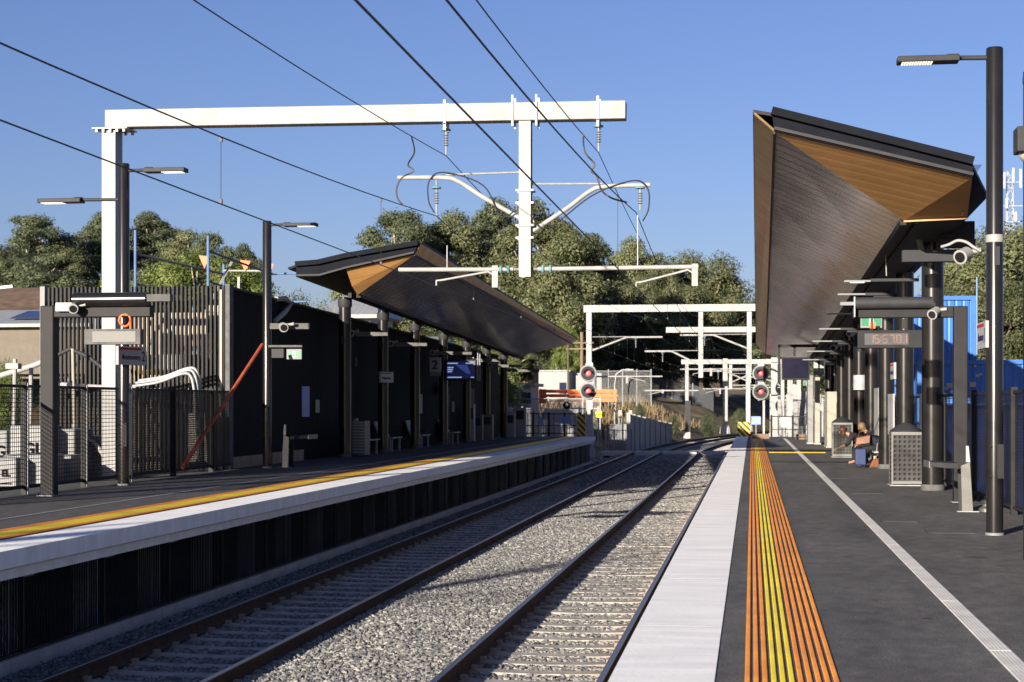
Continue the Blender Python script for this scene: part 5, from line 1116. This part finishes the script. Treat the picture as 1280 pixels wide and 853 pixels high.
# telecom tower
t = thing('telecom_tower', 'white lattice telecom tower with panel antennas behind the right trees', 'tower', (32, 220, 8)); X, Y = 32.4, 220
for s in (-1, 1):
    for r_ in (-1, 1): MB().bar((X + s * .75, Y + r_ * .75, 4), (X + s * .3, Y + r_ * .3, 31.5), .10, .10).build('leg', 'galvpale', t)
m = MB()
for k in range(16):
    z = 6 + k * 1.6; w = .75 - .4 * (z - 4) / 27.5; m.bar((X - w, Y - w, z), (X + w, Y - w, z + 1.5), .08, .08); m.bar((X + w, Y - w, z), (X - w, Y - w, z + 1.5), .08, .08)
m.build('lattice', 'galvpale', t)
for dx, z, h in ((-.9, 30.2, 2.6), (1.1, 30.4, 3.0), (.2, 30.8, 2.4), (-.6, 27.3, 1.6), (1.6, 26.6, 2.2), (.5, 25.6, 1.6), (2.4, 24, 1.4)): MB().box(X + dx - .16, X + dx + .16, Y - 1.4, Y - 1.2, z - h * .4, z + h * .4).build('antenna', 'galv', t); 
for z in (30, 27, 25): MB().bar((X - 1.2, Y - 1.0, z), (X + 2.4, Y - 1.0, z), .1, .1).build('antenna_arm', 'galv', t)

# ------------------------------------------------------------------ people
def skin_body(name, verts, edges, radii, m, parent, sub=2):
    me = bpy.data.meshes.new(name); base = parent_loc(parent); me.from_pydata([tuple(Vector(v) - base) for v in verts], edges, [])
    o = bpy.data.objects.new(name, me); COL.objects.link(o); o.parent = parent
    sk = o.modifiers.new('skin', 'SKIN'); sk.use_smooth_shade = True
    for i, r_ in enumerate(radii): me.skin_vertices[0].data[i].radius = (r_, r_) if isinstance(r_, (int, float)) else r_
    me.skin_vertices[0].data[0].use_root = True
    s = o.modifiers.new('sub', 'SUBSURF'); s.levels = sub; s.render_levels = sub
    me.materials.append(M[m]); return o
def person(label, J, cloth, legs, hair, hand_dir):
    """J: dict of world joints; one continuous body plus clothing shells"""
    t = thing('person', label, 'person', (J['pelvis'][0], J['pelvis'][1], 0))
    names = ['pelvis', 'waist', 'chest', 'neck', 'head', 'crown', 'shL', 'elL', 'wrL', 'shR', 'elR', 'wrR', 'hipL', 'knL', 'anL', 'toL', 'hipR', 'knR', 'anR', 'toR']
    E = [(0, 1), (1, 2), (2, 3), (3, 4), (4, 5), (2, 6), (6, 7), (7, 8), (2, 9), (9, 10), (10, 11), (0, 12), (12, 13), (13, 14), (14, 15), (0, 16), (16, 17), (17, 18), (18, 19)]
    rad = [.13, .12, .135, .05, .075, .085, .06, .042, .028, .06, .042, .028, .085, .06, .042, .036, .085, .06, .042, .036]
    P = [Vector(J[n]) for n in names]; vs = list(P); es = list(E); rd = list(rad)
    for w, el in ((8, 7), (11, 10)):           # hands: palm and five separate fingers
        d = (P[w] - P[el]).normalized(); side = d.cross(Vector((0, 0, 1))).normalized(); dn = side.cross(d)
        for k in range(5):
            off = (k - 1.6) * .02; L_ = (.05, .075, .085, .078, .06)[k] if k else .05
            a = P[w] + d * (.085 if k else .04) + side * (off if k else -.045); b = a + d * L_ * .55 + (side * -.02 if k == 0 else -dn * .012); c = b + d * L_ * .45 - dn * .025
            i0 = len(vs); vs += [a, b, c]; es += [(w, i0), (i0, i0 + 1), (i0 + 1, i0 + 2)]; rd += [.011, .009, .007]
    skin_body('body', vs, es, rd, 'skin', t)
    f = (Vector(J['face']) - Vector(J['head'])).normalized()
    h = Vector(J['head']); cr = Vector(J['crown']); ax = (cr - h).normalized()
    MB().sphere(h + ax * .02 + f * .085, .016, 8, 6).build('nose', 'skin', t, smooth=60)
    sd = f.cross(ax).normalized(); m = MB()
    for s in (-1, 1): m.sphere(h + ax * .04 + f * .078 + sd * .032 * s, .011, 8, 6)
    m.build('eyes', 'lens', t, smooth=60); MB().sphere(h - ax * .03 + f * .08, .02, 8, 6, (1, 1, .4)).build('mouth', 'redpole', t, smooth=60)
    m = MB(); m.sphere(h + ax * .045 - f * .022, .112, 16, 10, (1, 1, 1.05)); m.sphere(h - ax * .03 - f * .055, .085, 12, 8)
    if hair == 'hairbrown': m.sphere(h - ax * .06 + sd * .07, .055, 10, 8, (1, 1, 1.6)); m.sphere(h - ax * .06 - sd * .07, .055, 10, 8, (1, 1, 1.6))
    m.build('hair', hair, t, smooth=60)
    # jacket and trousers as shells just outside the body
    jn = ['pelvis', 'waist', 'chest', 'neckb', 'shL', 'elL', 'cfL', 'shR', 'elR', 'cfR']; JJ = dict(J); JJ['neckb'] = Vector(J['chest']).lerp(Vector(J['neck']), .75)
    s = .97 if cloth == 'navy' else .35
    JJ['cfL'] = Vector(J['elL']).lerp(Vector(J['wrL']), s); JJ['cfR'] = Vector(J['elR']).lerp(Vector(J['wrR']), s)
    skin_body('jacket', [JJ[n] for n in jn], [(0, 1), (1, 2), (2, 3), (2, 4), (4, 5), (5, 6), (2, 7), (7, 8), (8, 9)], [.175, .165, .175, .08, .085, .062, .05, .085, .062, .05], cloth, t)
    tn = ['pelvis', 'hipL', 'knL', 'anL', 'hipR', 'knR', 'anR']
    skin_body('trousers', [J[n] for n in tn], [(0, 1), (1, 2), (2, 3), (0, 4), (4, 5), (5, 6)], [.15, .105, .08, .06, .105, .08, .06], legs, t)
    return t
def seat_pose(x, y, fx, lean, reach, twist=0):
    """sitting on the bench at (x, y), facing -X (the track); lean is how far the chest goes forward"""
    J = {}
    J['pelvis'] = V3(x, y, .53); J['waist'] = V3(x - lean * .35, y, .70); J['chest'] = V3(x - lean * .75, y, .95 - lean * .25)
    J['neck'] = J['chest'] + V3(-.10 - lean * .1, 0, .17 - lean * .12); J['head'] = J['neck'] + V3(-.08 - lean * .12, 0, .10 - lean * .05); J['crown'] = J['head'] + V3(-.02, 0, .10); J['face'] = J['head'] + V3(-1, -.25 * twist, -.5)
    c = J['chest']
    for s, k in ((-1, 'L'), (1, 'R')):
        J['sh' + k] = c + V3(-.03, s * .18, .06); r_ = reach[0 if s < 0 else 1]; J['wr' + k] = V3(*r_); mid = (J['sh' + k] + J['wr' + k]) / 2; J['el' + k] = mid + V3(.05, s * .06, -.08)
        J['hip' + k] = V3(x - .05, y + s * .10, .52); J['kn' + k] = V3(x - .47, y + s * .13, .50); J['an' + k] = V3(x - .45 + .12 * (s > 0), y + s * .13, .09); J['to' + k] = J['an' + k] + V3(-.17, s * .02, -.05)
    return J
DX = .46
t = thing('bench_seat', 'metal bench seat under the seated pair', 'bench', (3.2 + DX, 49, 0)); MB().box(2.9 + DX, 3.38 + DX, 47.6, 50.9, .40, .44).build('seat', 'galvpale', t); MB().box(3.36 + DX, 3.40 + DX, 47.6, 50.9, .46, .85).build('backrest', 'galv', t)
for y in (47.8, 50.7): MB().box(3.1 + DX, 3.18 + DX, y - .04, y + .04, 0, .4).build('leg', 'galv', t); MB().tube([(3.3 + DX, y, .44), (3.28 + DX, y, .68), (3.0 + DX, y, .66), (2.98 + DX, y, .44)], .018, 8).build('armrest', 'steel', t)
px_, py_ = 3.12 + DX, 48.6
J = seat_pose(px_, py_, 0, .34, ((px_ - .58, py_ - .16, .66), (px_ - .55, py_ + .18, .62))); person('person in a navy jacket with fair hair leaning forward on the bench', J, 'navy', 'blackcloth', 'hairblond', 0)
px2, py2 = 2.95 + DX, 50.2
J = seat_pose(px2, py2, 0, .62, ((px2 - .92, py2 - .28, .48), (px2 - .8, py2 + .15, .52)), 1); person('person in black with brown hair bending forward and reaching out an arm', J, 'blackcloth', 'blackcloth', 'hairbrown', 0)
t = thing('handbag', 'tan leather handbag held on the lap of the person in navy', 'bag', (2.62 + DX, 48.2, .7)); MB().hexa([(2.42 + DX, 48.25, .60), (2.82 + DX, 48.2, .66), (2.82 + DX, 48.33, .66), (2.42 + DX, 48.37, .60), (2.46 + DX, 48.27, .82), (2.84 + DX, 48.22, .90), (2.84 + DX, 48.30, .90), (2.46 + DX, 48.34, .82)]).build('bag_body', 'tan', t, bevel=.02); MB().tube([(2.5 + DX, 48.3, .83), (2.55 + DX, 48.3, .98), (2.72 + DX, 48.28, 1.0), (2.78 + DX, 48.28, .9)], .014, 8).build('bag_strap', 'tan', t)
t = thing('suitcase', 'blue suitcase standing on the platform by the seated pair', 'suitcase', (2.55 + DX, 47.6, 0)); MB().box(2.38 + DX, 2.68 + DX, 47.55, 47.8, .06, .52).build('case_shell', 'bluecase', t, bevel=.03); MB().tube([(2.46 + DX, 47.7, .52), (2.46 + DX, 47.7, .60), (2.6 + DX, 47.7, .60), (2.6 + DX, 47.7, .52)], .012, 8).build('handle', 'char', t)
for x in (2.43 + DX, 2.63 + DX):
    for y in (47.6, 47.75): MB().lathe((x, y, .03), [(.03, -.015), (.03, .015)], 12, 'X').build('wheel', 'rubber', t)
t = thing('bag', 'tan bag lying on the platform under the bench', 'bag', (2.9 + DX, 47.5, 0)); MB().hexa([(2.74 + DX, 47.3, .0), (3.1 + DX, 47.35, .0), (3.12 + DX, 47.6, .0), (2.76 + DX, 47.6, .0), (2.84 + DX, 47.36, .22), (3.14 + DX, 47.4, .3), (3.13 + DX, 47.52, .3), (2.84 + DX, 47.5, .22)]).build('bag_body', 'tan', t, bevel=.03); MB().tube([(2.9 + DX, 47.45, .22), (2.98 + DX, 47.45, .36), (3.08 + DX, 47.45, .28)], .015, 8).build('bag_strap', 'tan', t)

# ------------------------------------------------------------------ trees
def tree_meshes(seed, H, rx, crown0, nclump, leaf, lm, bark, flat=.6, per=240, droop=.5, wisp=.3):
    g = np.random.default_rng(seed); cl = []
    # clump centres fill an irregular crown, more to the outside
    while len(cl) < nclump:
        p = g.uniform(-1, 1, 3); r_ = np.linalg.norm(p)
        if r_ > 1 or r_ < .35: continue
        lob = .75 + .25 * math.sin(3 * math.atan2(p[1], p[0]) + seed) + .12 * g.normal()
        zc = (crown0 + (H - crown0) * (.5 + .5 * p[2])); w = rx * lob * (1.05 - .35 * abs(p[2] + .15))
        cl.append((p[0] * w, p[1] * w, zc, g.uniform(.7, 1.35)))
    V = []; F = []
    for (x, y, z, s) in cl:
        n = int(per * s * s); R0 = rx * .165 * s + .18 * min(2.4, rx) * .9
        d = g.normal(size=(n, 3)); d /= np.linalg.norm(d, axis=1)[:, None]; rr = R0 * (g.uniform(0, 1, n) ** (.45)) * (1 + wisp * (g.random(n) < .15))
        c = d * rr[:, None]; c[:, 2] *= flat; c[:, 2] -= droop * (np.hypot(c[:, 0], c[:, 1]) / R0) ** 2 * R0 * .35
        c += np.array([x, y, z])
        nn = d + g.normal(size=(n, 3)) * .42; nn[:, 2] += .15; nn /= np.linalg.norm(nn, axis=1)[:, None]; a = np.cross(nn, g.normal(size=(n, 3))); a[:, 2] -= .5; a -= nn * (a * nn).sum(1)[:, None]; a /= np.linalg.norm(a, axis=1)[:, None]; b = np.cross(nn, a)
        L_ = leaf * g.uniform(.6, 1.4, n)[:, None]; W = L_ * .42
        o = len(V) * 1; q = np.stack([c - a * L_ * .5, c + b * W * .5, c + a * L_ * .5, c - b * W * .5], 1); V.append(q.reshape(-1, 3))
    V = np.concatenate(V); n = len(V) // 4
    me = bpy.data.meshes.new('crown'); me.vertices.add(len(V)); me.vertices.foreach_set('co', V.ravel()); me.loops.add(n * 4); me.loops.foreach_set('vertex_index', np.arange(n * 4)); me.polygons.add(n); me.polygons.foreach_set('loop_start', np.arange(0, n * 4, 4)); me.update(); me.validate(); me.materials.append(M[lm])
    mb = MB(); fork = crown0 * .8; lean = g.uniform(-.6, .6, 2); base = Vector((0, 0, -1.0)); fk = Vector((lean[0], lean[1], fork))
    r0 = .028 * H; mb.tube([base, (lean[0] * .3, lean[1] * .3, fork * .45), fk, (lean[0] * 1.5, lean[1] * 1.5, crown0 + (H - crown0) * .45), (lean[0] * 1.6, lean[1] * 1.6, H * .88)], [r0 * 1.25, r0, r0 * .8, r0 * .45, r0 * .1], 9)
    for (x, y, z, s) in cl[::2]:
        k = g.uniform(.15, .75); st = fk.lerp(Vector((lean[0] * 1.5, lean[1] * 1.5, crown0 + (H - crown0) * .45)), k); e = Vector((x, y, z)); md = st.lerp(e, .5) + Vector((g.normal() * .4, g.normal() * .4, -.06 * H * .5 + .5))
        rr = r0 * .38; mb.tube([st, md, e], [rr, rr * .6, rr * .15], 6)
    tm = bpy.data.meshes.new('trunk'); tm.from_pydata(mb.v, [], mb.f); tm.materials.append(M[bark]); tm.shade_smooth()
    return tm, me
TP = {'gum': tree_meshes(1, 18, 6.0, 5.5, 78, .30, 'leafA', 'bark', per=620), 'gum_tall': tree_meshes(2, 20, 5.0, 6.0, 76, .30, 'leafB', 'bark', per=600), 'gum_wide': tree_meshes(3, 15, 6.8, 4.0, 84, .28, 'leafA', 'bark', .7, per=640),
      'dark': tree_meshes(4, 16, 5.5, 2.5, 74, .30, 'leafB', 'barkdark', .8, per=620), 'light': tree_meshes(5, 12, 5.0, 2.0, 66, .24, 'leafC', 'bark', .7, 620, 1.0), 'loose': tree_meshes(6, 17, 5.4, 5.5, 60, .28, 'leafB', 'bark', .55, 560),
      'bush': tree_meshes(7, 4.5, 2.4, .4, 44, .12, 'leafC', 'barkdark', .9, 520), 'bushdark': tree_meshes(8, 5, 2.2, .3, 44, .13, 'leafB', 'barkdark', .9, 520), 'red': tree_meshes(9, 3.2, 2.0, .4, 34, .12, 'leafR', 'barkdark', .8, 420)}
PH = {'gum': 18, 'gum_tall': 20, 'gum_wide': 15, 'dark': 16, 'light': 12, 'loose': 17, 'bush': 4.5, 'bushdark': 5, 'red': 3.2}
def tree(kind, px, top, Y, label, wide=1., cat='tree', group='gum trees behind the station', bare=0.):
    p = at(px, top, Y); z0 = ground_z(p.x, Y); H = p.z - z0; s = H / (PH[kind] + .4)
    t = thing('gum_tree' if cat == 'tree' else 'shrub', label, cat, (p.x, Y, z0), group)
    sx = max(s, .55 * s + .45) * wide if cat == 'tree' else s * wide
    for nm, me in (('trunk', TP[kind][0]), ('crown', TP[kind][1])):
        o = bpy.data.objects.new(nm, me); COL.objects.link(o); o.parent = t
    t.scale = (sx, sx, s); t.rotation_euler = (0, 0, random.uniform(0, 6.28)); return t
# (kind, px, top y, distance, width, label)
TL = [
 ('loose', 40, 262, 150, 1.15, 'sparse gum standing tallest at the left picture edge'), ('dark', -15, 300, 140, 1.2, 'dark rounded tree at the left picture edge'), ('dark', 22, 318, 128, 1., 'dark tree just above the brown tiled roof'),
 ('gum', 82, 300, 150, .95, 'pale leaved gum left of the white gantry mast'), ('gum_tall', 128, 264, 160, 1.0, 'tall olive gum directly left of the white gantry mast'), ('gum_tall', 190, 262, 165, 1.1, 'tall gum just right of the white gantry mast'),
 ('gum', 228, 288, 160, .9, 'round topped gum above the blue scaffold'), ('loose', 262, 284, 150, .7, 'thin gum with a tufted crown behind the scaffold flags'), ('light', 236, 312, 120, 1.2, 'bright green bushy tree behind the scaffold'), ('light', 285, 318, 118, 1.1, 'bright green tree left of the wall lamp post'),
 ('gum_tall', 306, 302, 135, .6, 'slim blue green gum beside the wall lamp post'), ('dark', 60, 335, 120, 1.2, 'dark low tree behind the solar panel house'), ('light', 150, 345, 112, 1.2, 'green low tree right behind the gantry mast'), ('dark', 200, 330, 140, 1.3, 'dark tree low between the mast and scaffold'),
 ('loose', 500, 255, 175, 1.1, 'open crowned gum rising left of the black canopy peak'), ('gum_wide', 480, 300, 165, .9, 'olive gum low behind the canopy peak'), ('gum', 560, 262, 180, 1.05, 'large brownish gum right above the canopy peak'), ('gum_tall', 618, 246, 190, 1.1, 'tallest gum of the central group left of the drop post'),
 ('gum', 672, 250, 185, 1.1, 'tall gum behind the gantry drop post'), ('gum_wide', 700, 282, 178, 1., 'wide gum right of the gantry drop post'), ('gum_tall', 735, 290, 185, .95, 'dark gum between the drop post and far gantry'), ('gum', 792, 296, 180, .95, 'pale olive gum above the far gantry beam'),
 ('gum_wide', 838, 330, 175, .85, 'low wide gum above the middle of the far gantry'), ('gum_wide', 868, 312, 190, 1.15, 'broad domed gum above the right part of the far gantry'), ('gum', 905, 345, 195, 1., 'gum sloping down beside the right canopy'), ('gum_wide', 940, 372, 200, 1.1, 'low gum hidden by the right canopy edge'),
 ('dark', 590, 330, 165, 1.4, 'dark tree filling the shade behind the opposite canopy'), ('dark', 650, 345, 160, 1.4, 'dark tree behind the foot of the drop post'), ('dark', 710, 360, 155, 1.4, 'dark tree above the white site hut'), ('dark', 770, 365, 165, 1.5, 'dark tree inside the left half of the far gantry'), ('dark', 830, 375, 170, 1.5, 'dark tree inside the right half of the far gantry'), ('dark', 890, 385, 180, 1.5, 'dark tree behind the low curved gantry'), ('dark', 940, 400, 190, 1.4, 'dark tree behind the right signal'),
 ('light', 706, 402, 140, .55, 'light green young tree right of the canopy tip'), ('gum', 640, 400, 140, .8, 'forked gum behind the end of the opposite canopy'), ('dark', 545, 380, 140, 1.3, 'dark tree behind the black building roofline'),
 ('gum_wide', 1290, 262, 150, 1.35, 'broad olive gum at the right picture edge'), ('gum', 1215, 305, 145, 1.1, 'olive gum between the canopy and the tall right lamp post'), ('gum_wide', 1250, 345, 125, 1., 'pale limbed gum behind the tall right lamp post'), ('gum_wide', 1190, 355, 135, 1., 'olive gum low behind the security cameras'), ('dark', 1300, 350, 140, 1.3, 'dark tree low at the right picture edge'), ('dark', 1160, 380, 160, 1.3, 'dark tree behind the right columns'), ('dark', 1060, 390, 200, 1.4, 'dark tree behind the far right canopy'), ('dark', 1000, 400, 215, 1.4, 'dark tree far behind the right canopy end'),
]
TL = [(k, px, top, Y + (48 if 745 < px < 960 else 28 if 520 < px < 720 and Y < 170 else 0), w, lb) for k, px, top, Y, w, lb in TL]   # the wood stands behind the fence on the bank
for k, px, top, Y, w, lb in TL: tree(k, px, top, Y, lb, w)
for k, px, top, Y, w, lb in (('bushdark', 368, 357, 64, .62, 'dark feathery shrub above the black wall'), ('bush', 402, 373, 63, .55, 'olive shrub above the black wall left of the gable column'), ('bushdark', 343, 374, 64, .5, 'small shrub behind the wall lamp post'), ('red', 503, 400, 90, .8, 'red flowering shrub above the black wall'), ('bush', 470, 398, 95, .7, 'green shrub between the first two shaded columns'), ('bush', 545, 415, 92, .6, 'olive shrub above the wall near the number 2 sign'), ('bush', 575, 420, 100, .6, 'green shrub above the blue display screen'), ('bush', 612, 425, 104, .7, 'yellow green shrub above the far black wall'),
                          ('bush', 8, 447, 60, .7, 'yellow green shrub at the left picture edge behind the fence')):
    tree(k, px, top, Y, lb, w, 'shrub', 'shrubs behind the platforms')
for i, (px, Y, top) in enumerate(((842, 150, 508), (885, 160, 505), (735, 118, 508), (925, 175, 500), (800, 150, 495), (700, 116, 512))):
    tree('bushdark', px, top + 9, Y, 'low scrubby bush growing on the grassy bank', .9, 'shrub', 'scrub on the bank')
TP['bare'] = tree_meshes(12, 11, 3.6, 4.0, 16, .2, 'leafB', 'bark', .5, 16); PH['bare'] = 11  # unseen tree, added so its branches throw thin shadow streaks over the tracks
t = thing('gum_tree', 'nearly leafless gum added out of view to cast shadow streaks on the ballast', 'tree', (-19.5, -9, 0), 'gum trees behind the station')
for nm, me in (('trunk', TP['bare'][0]), ('crown', TP['bare'][1])): o = bpy.data.objects.new(nm, me); COL.objects.link(o); o.parent = t
# dry grass tufts on the bank
def grass_field(n, name, lb):
    V = []
    for _ in range(n):
        y = random.uniform(112, 172); d = random.uniform(2, 16); x = -8.6 + bend(y) - d
        if random.random() > .25 + .75 * (math.sin(x * .8 + y * .35) > .0): continue
        z = ground_z(x, y) - .05
        for k in range(9):
            a = random.uniform(0, 6.28); h = random.uniform(.35, 1.1); l = random.uniform(.1, .5); w = .05; bx, by = x + random.uniform(-.3, .3), y + random.uniform(-.3, .3)
            V += [(bx - w * math.sin(a), by + w * math.cos(a), z), (bx + w * math.sin(a), by - w * math.cos(a), z), (bx + l * math.cos(a), by + l * math.sin(a), z + h)]
    me = bpy.data.meshes.new(name); me.from_pydata(V, [], [(i, i + 1, i + 2) for i in range(0, len(V), 3)]); me.materials.append(M['straw']); o = bpy.data.objects.new(name, me); COL.objects.link(o); tag(o, lb, 'grass', None, 'stuff')
grass_field(2300, 'dry_grass', 'tall straw coloured grass on the bank left of the tracks')

# ------------------------------------------------------------------ light, sky, camera
EL, AZ = R(12.5), R(21.5)                     # sun low behind the camera's left shoulder
sd = V3(math.sin(AZ) * math.cos(EL), math.cos(AZ) * math.cos(EL), -math.sin(EL))
sun = bpy.data.lights.new('sun', 'SUN'); sun.energy = 4.9; sun.angle = R(.5); sun.color = (1., .89, .745)
so = bpy.data.objects.new('sun', sun); so.rotation_euler = sd.to_track_quat('-Z', 'Y').to_euler(); COL.objects.link(so)
w = bpy.data.worlds.new('World'); SC.world = w; w.use_nodes = True; N, L = w.node_tree.nodes, w.node_tree.links
sky = N.new('ShaderNodeTexSky'); sky.sky_type = 'NISHITA'; sky.sun_disc = False; sky.sun_elevation = EL; sky.sun_rotation = math.pi + AZ; sky.altitude = 50; sky.air_density = 1.; sky.dust_density = .8; sky.ozone_density = 3.0
tn = N.new('ShaderNodeMix'); tn.data_type = 'RGBA'; tn.blend_type = 'MULTIPLY'; tn.inputs['Factor'].default_value = 1; tn.inputs['B'].default_value = (.78, .735, 1.0, 1); L.new(sky.outputs[0], tn.inputs['A']); L.new(tn.outputs['Result'], N['Background'].inputs[0]); N['Background'].inputs[1].default_value = .050
cam = bpy.data.cameras.new('camera'); cam.sensor_width = 36; cam.lens = FPX * 36 / 1280; cam.shift_y = (508 - 426.5) / 1280; cam.clip_end = 4000; cam.clip_start = .1
cam.dof.use_dof = True; cam.dof.focus_distance = 24; cam.dof.aperture_fstop = 4.5
co = bpy.data.objects.new('camera', cam); co.location = (0, 0, EYE); co.rotation_euler = (R(90), 0, YAW); COL.objects.link(co); SC.camera = co
v = SC.view_settings; v.view_transform = 'Standard'; v.look = 'None'; v.exposure = 1.45; v.gamma = 1
SC.render.engine = 'CYCLES'; SC.cycles.max_bounces = 6; SC.cycles.transparent_max_bounces = 12; SC.cycles.use_denoising = True
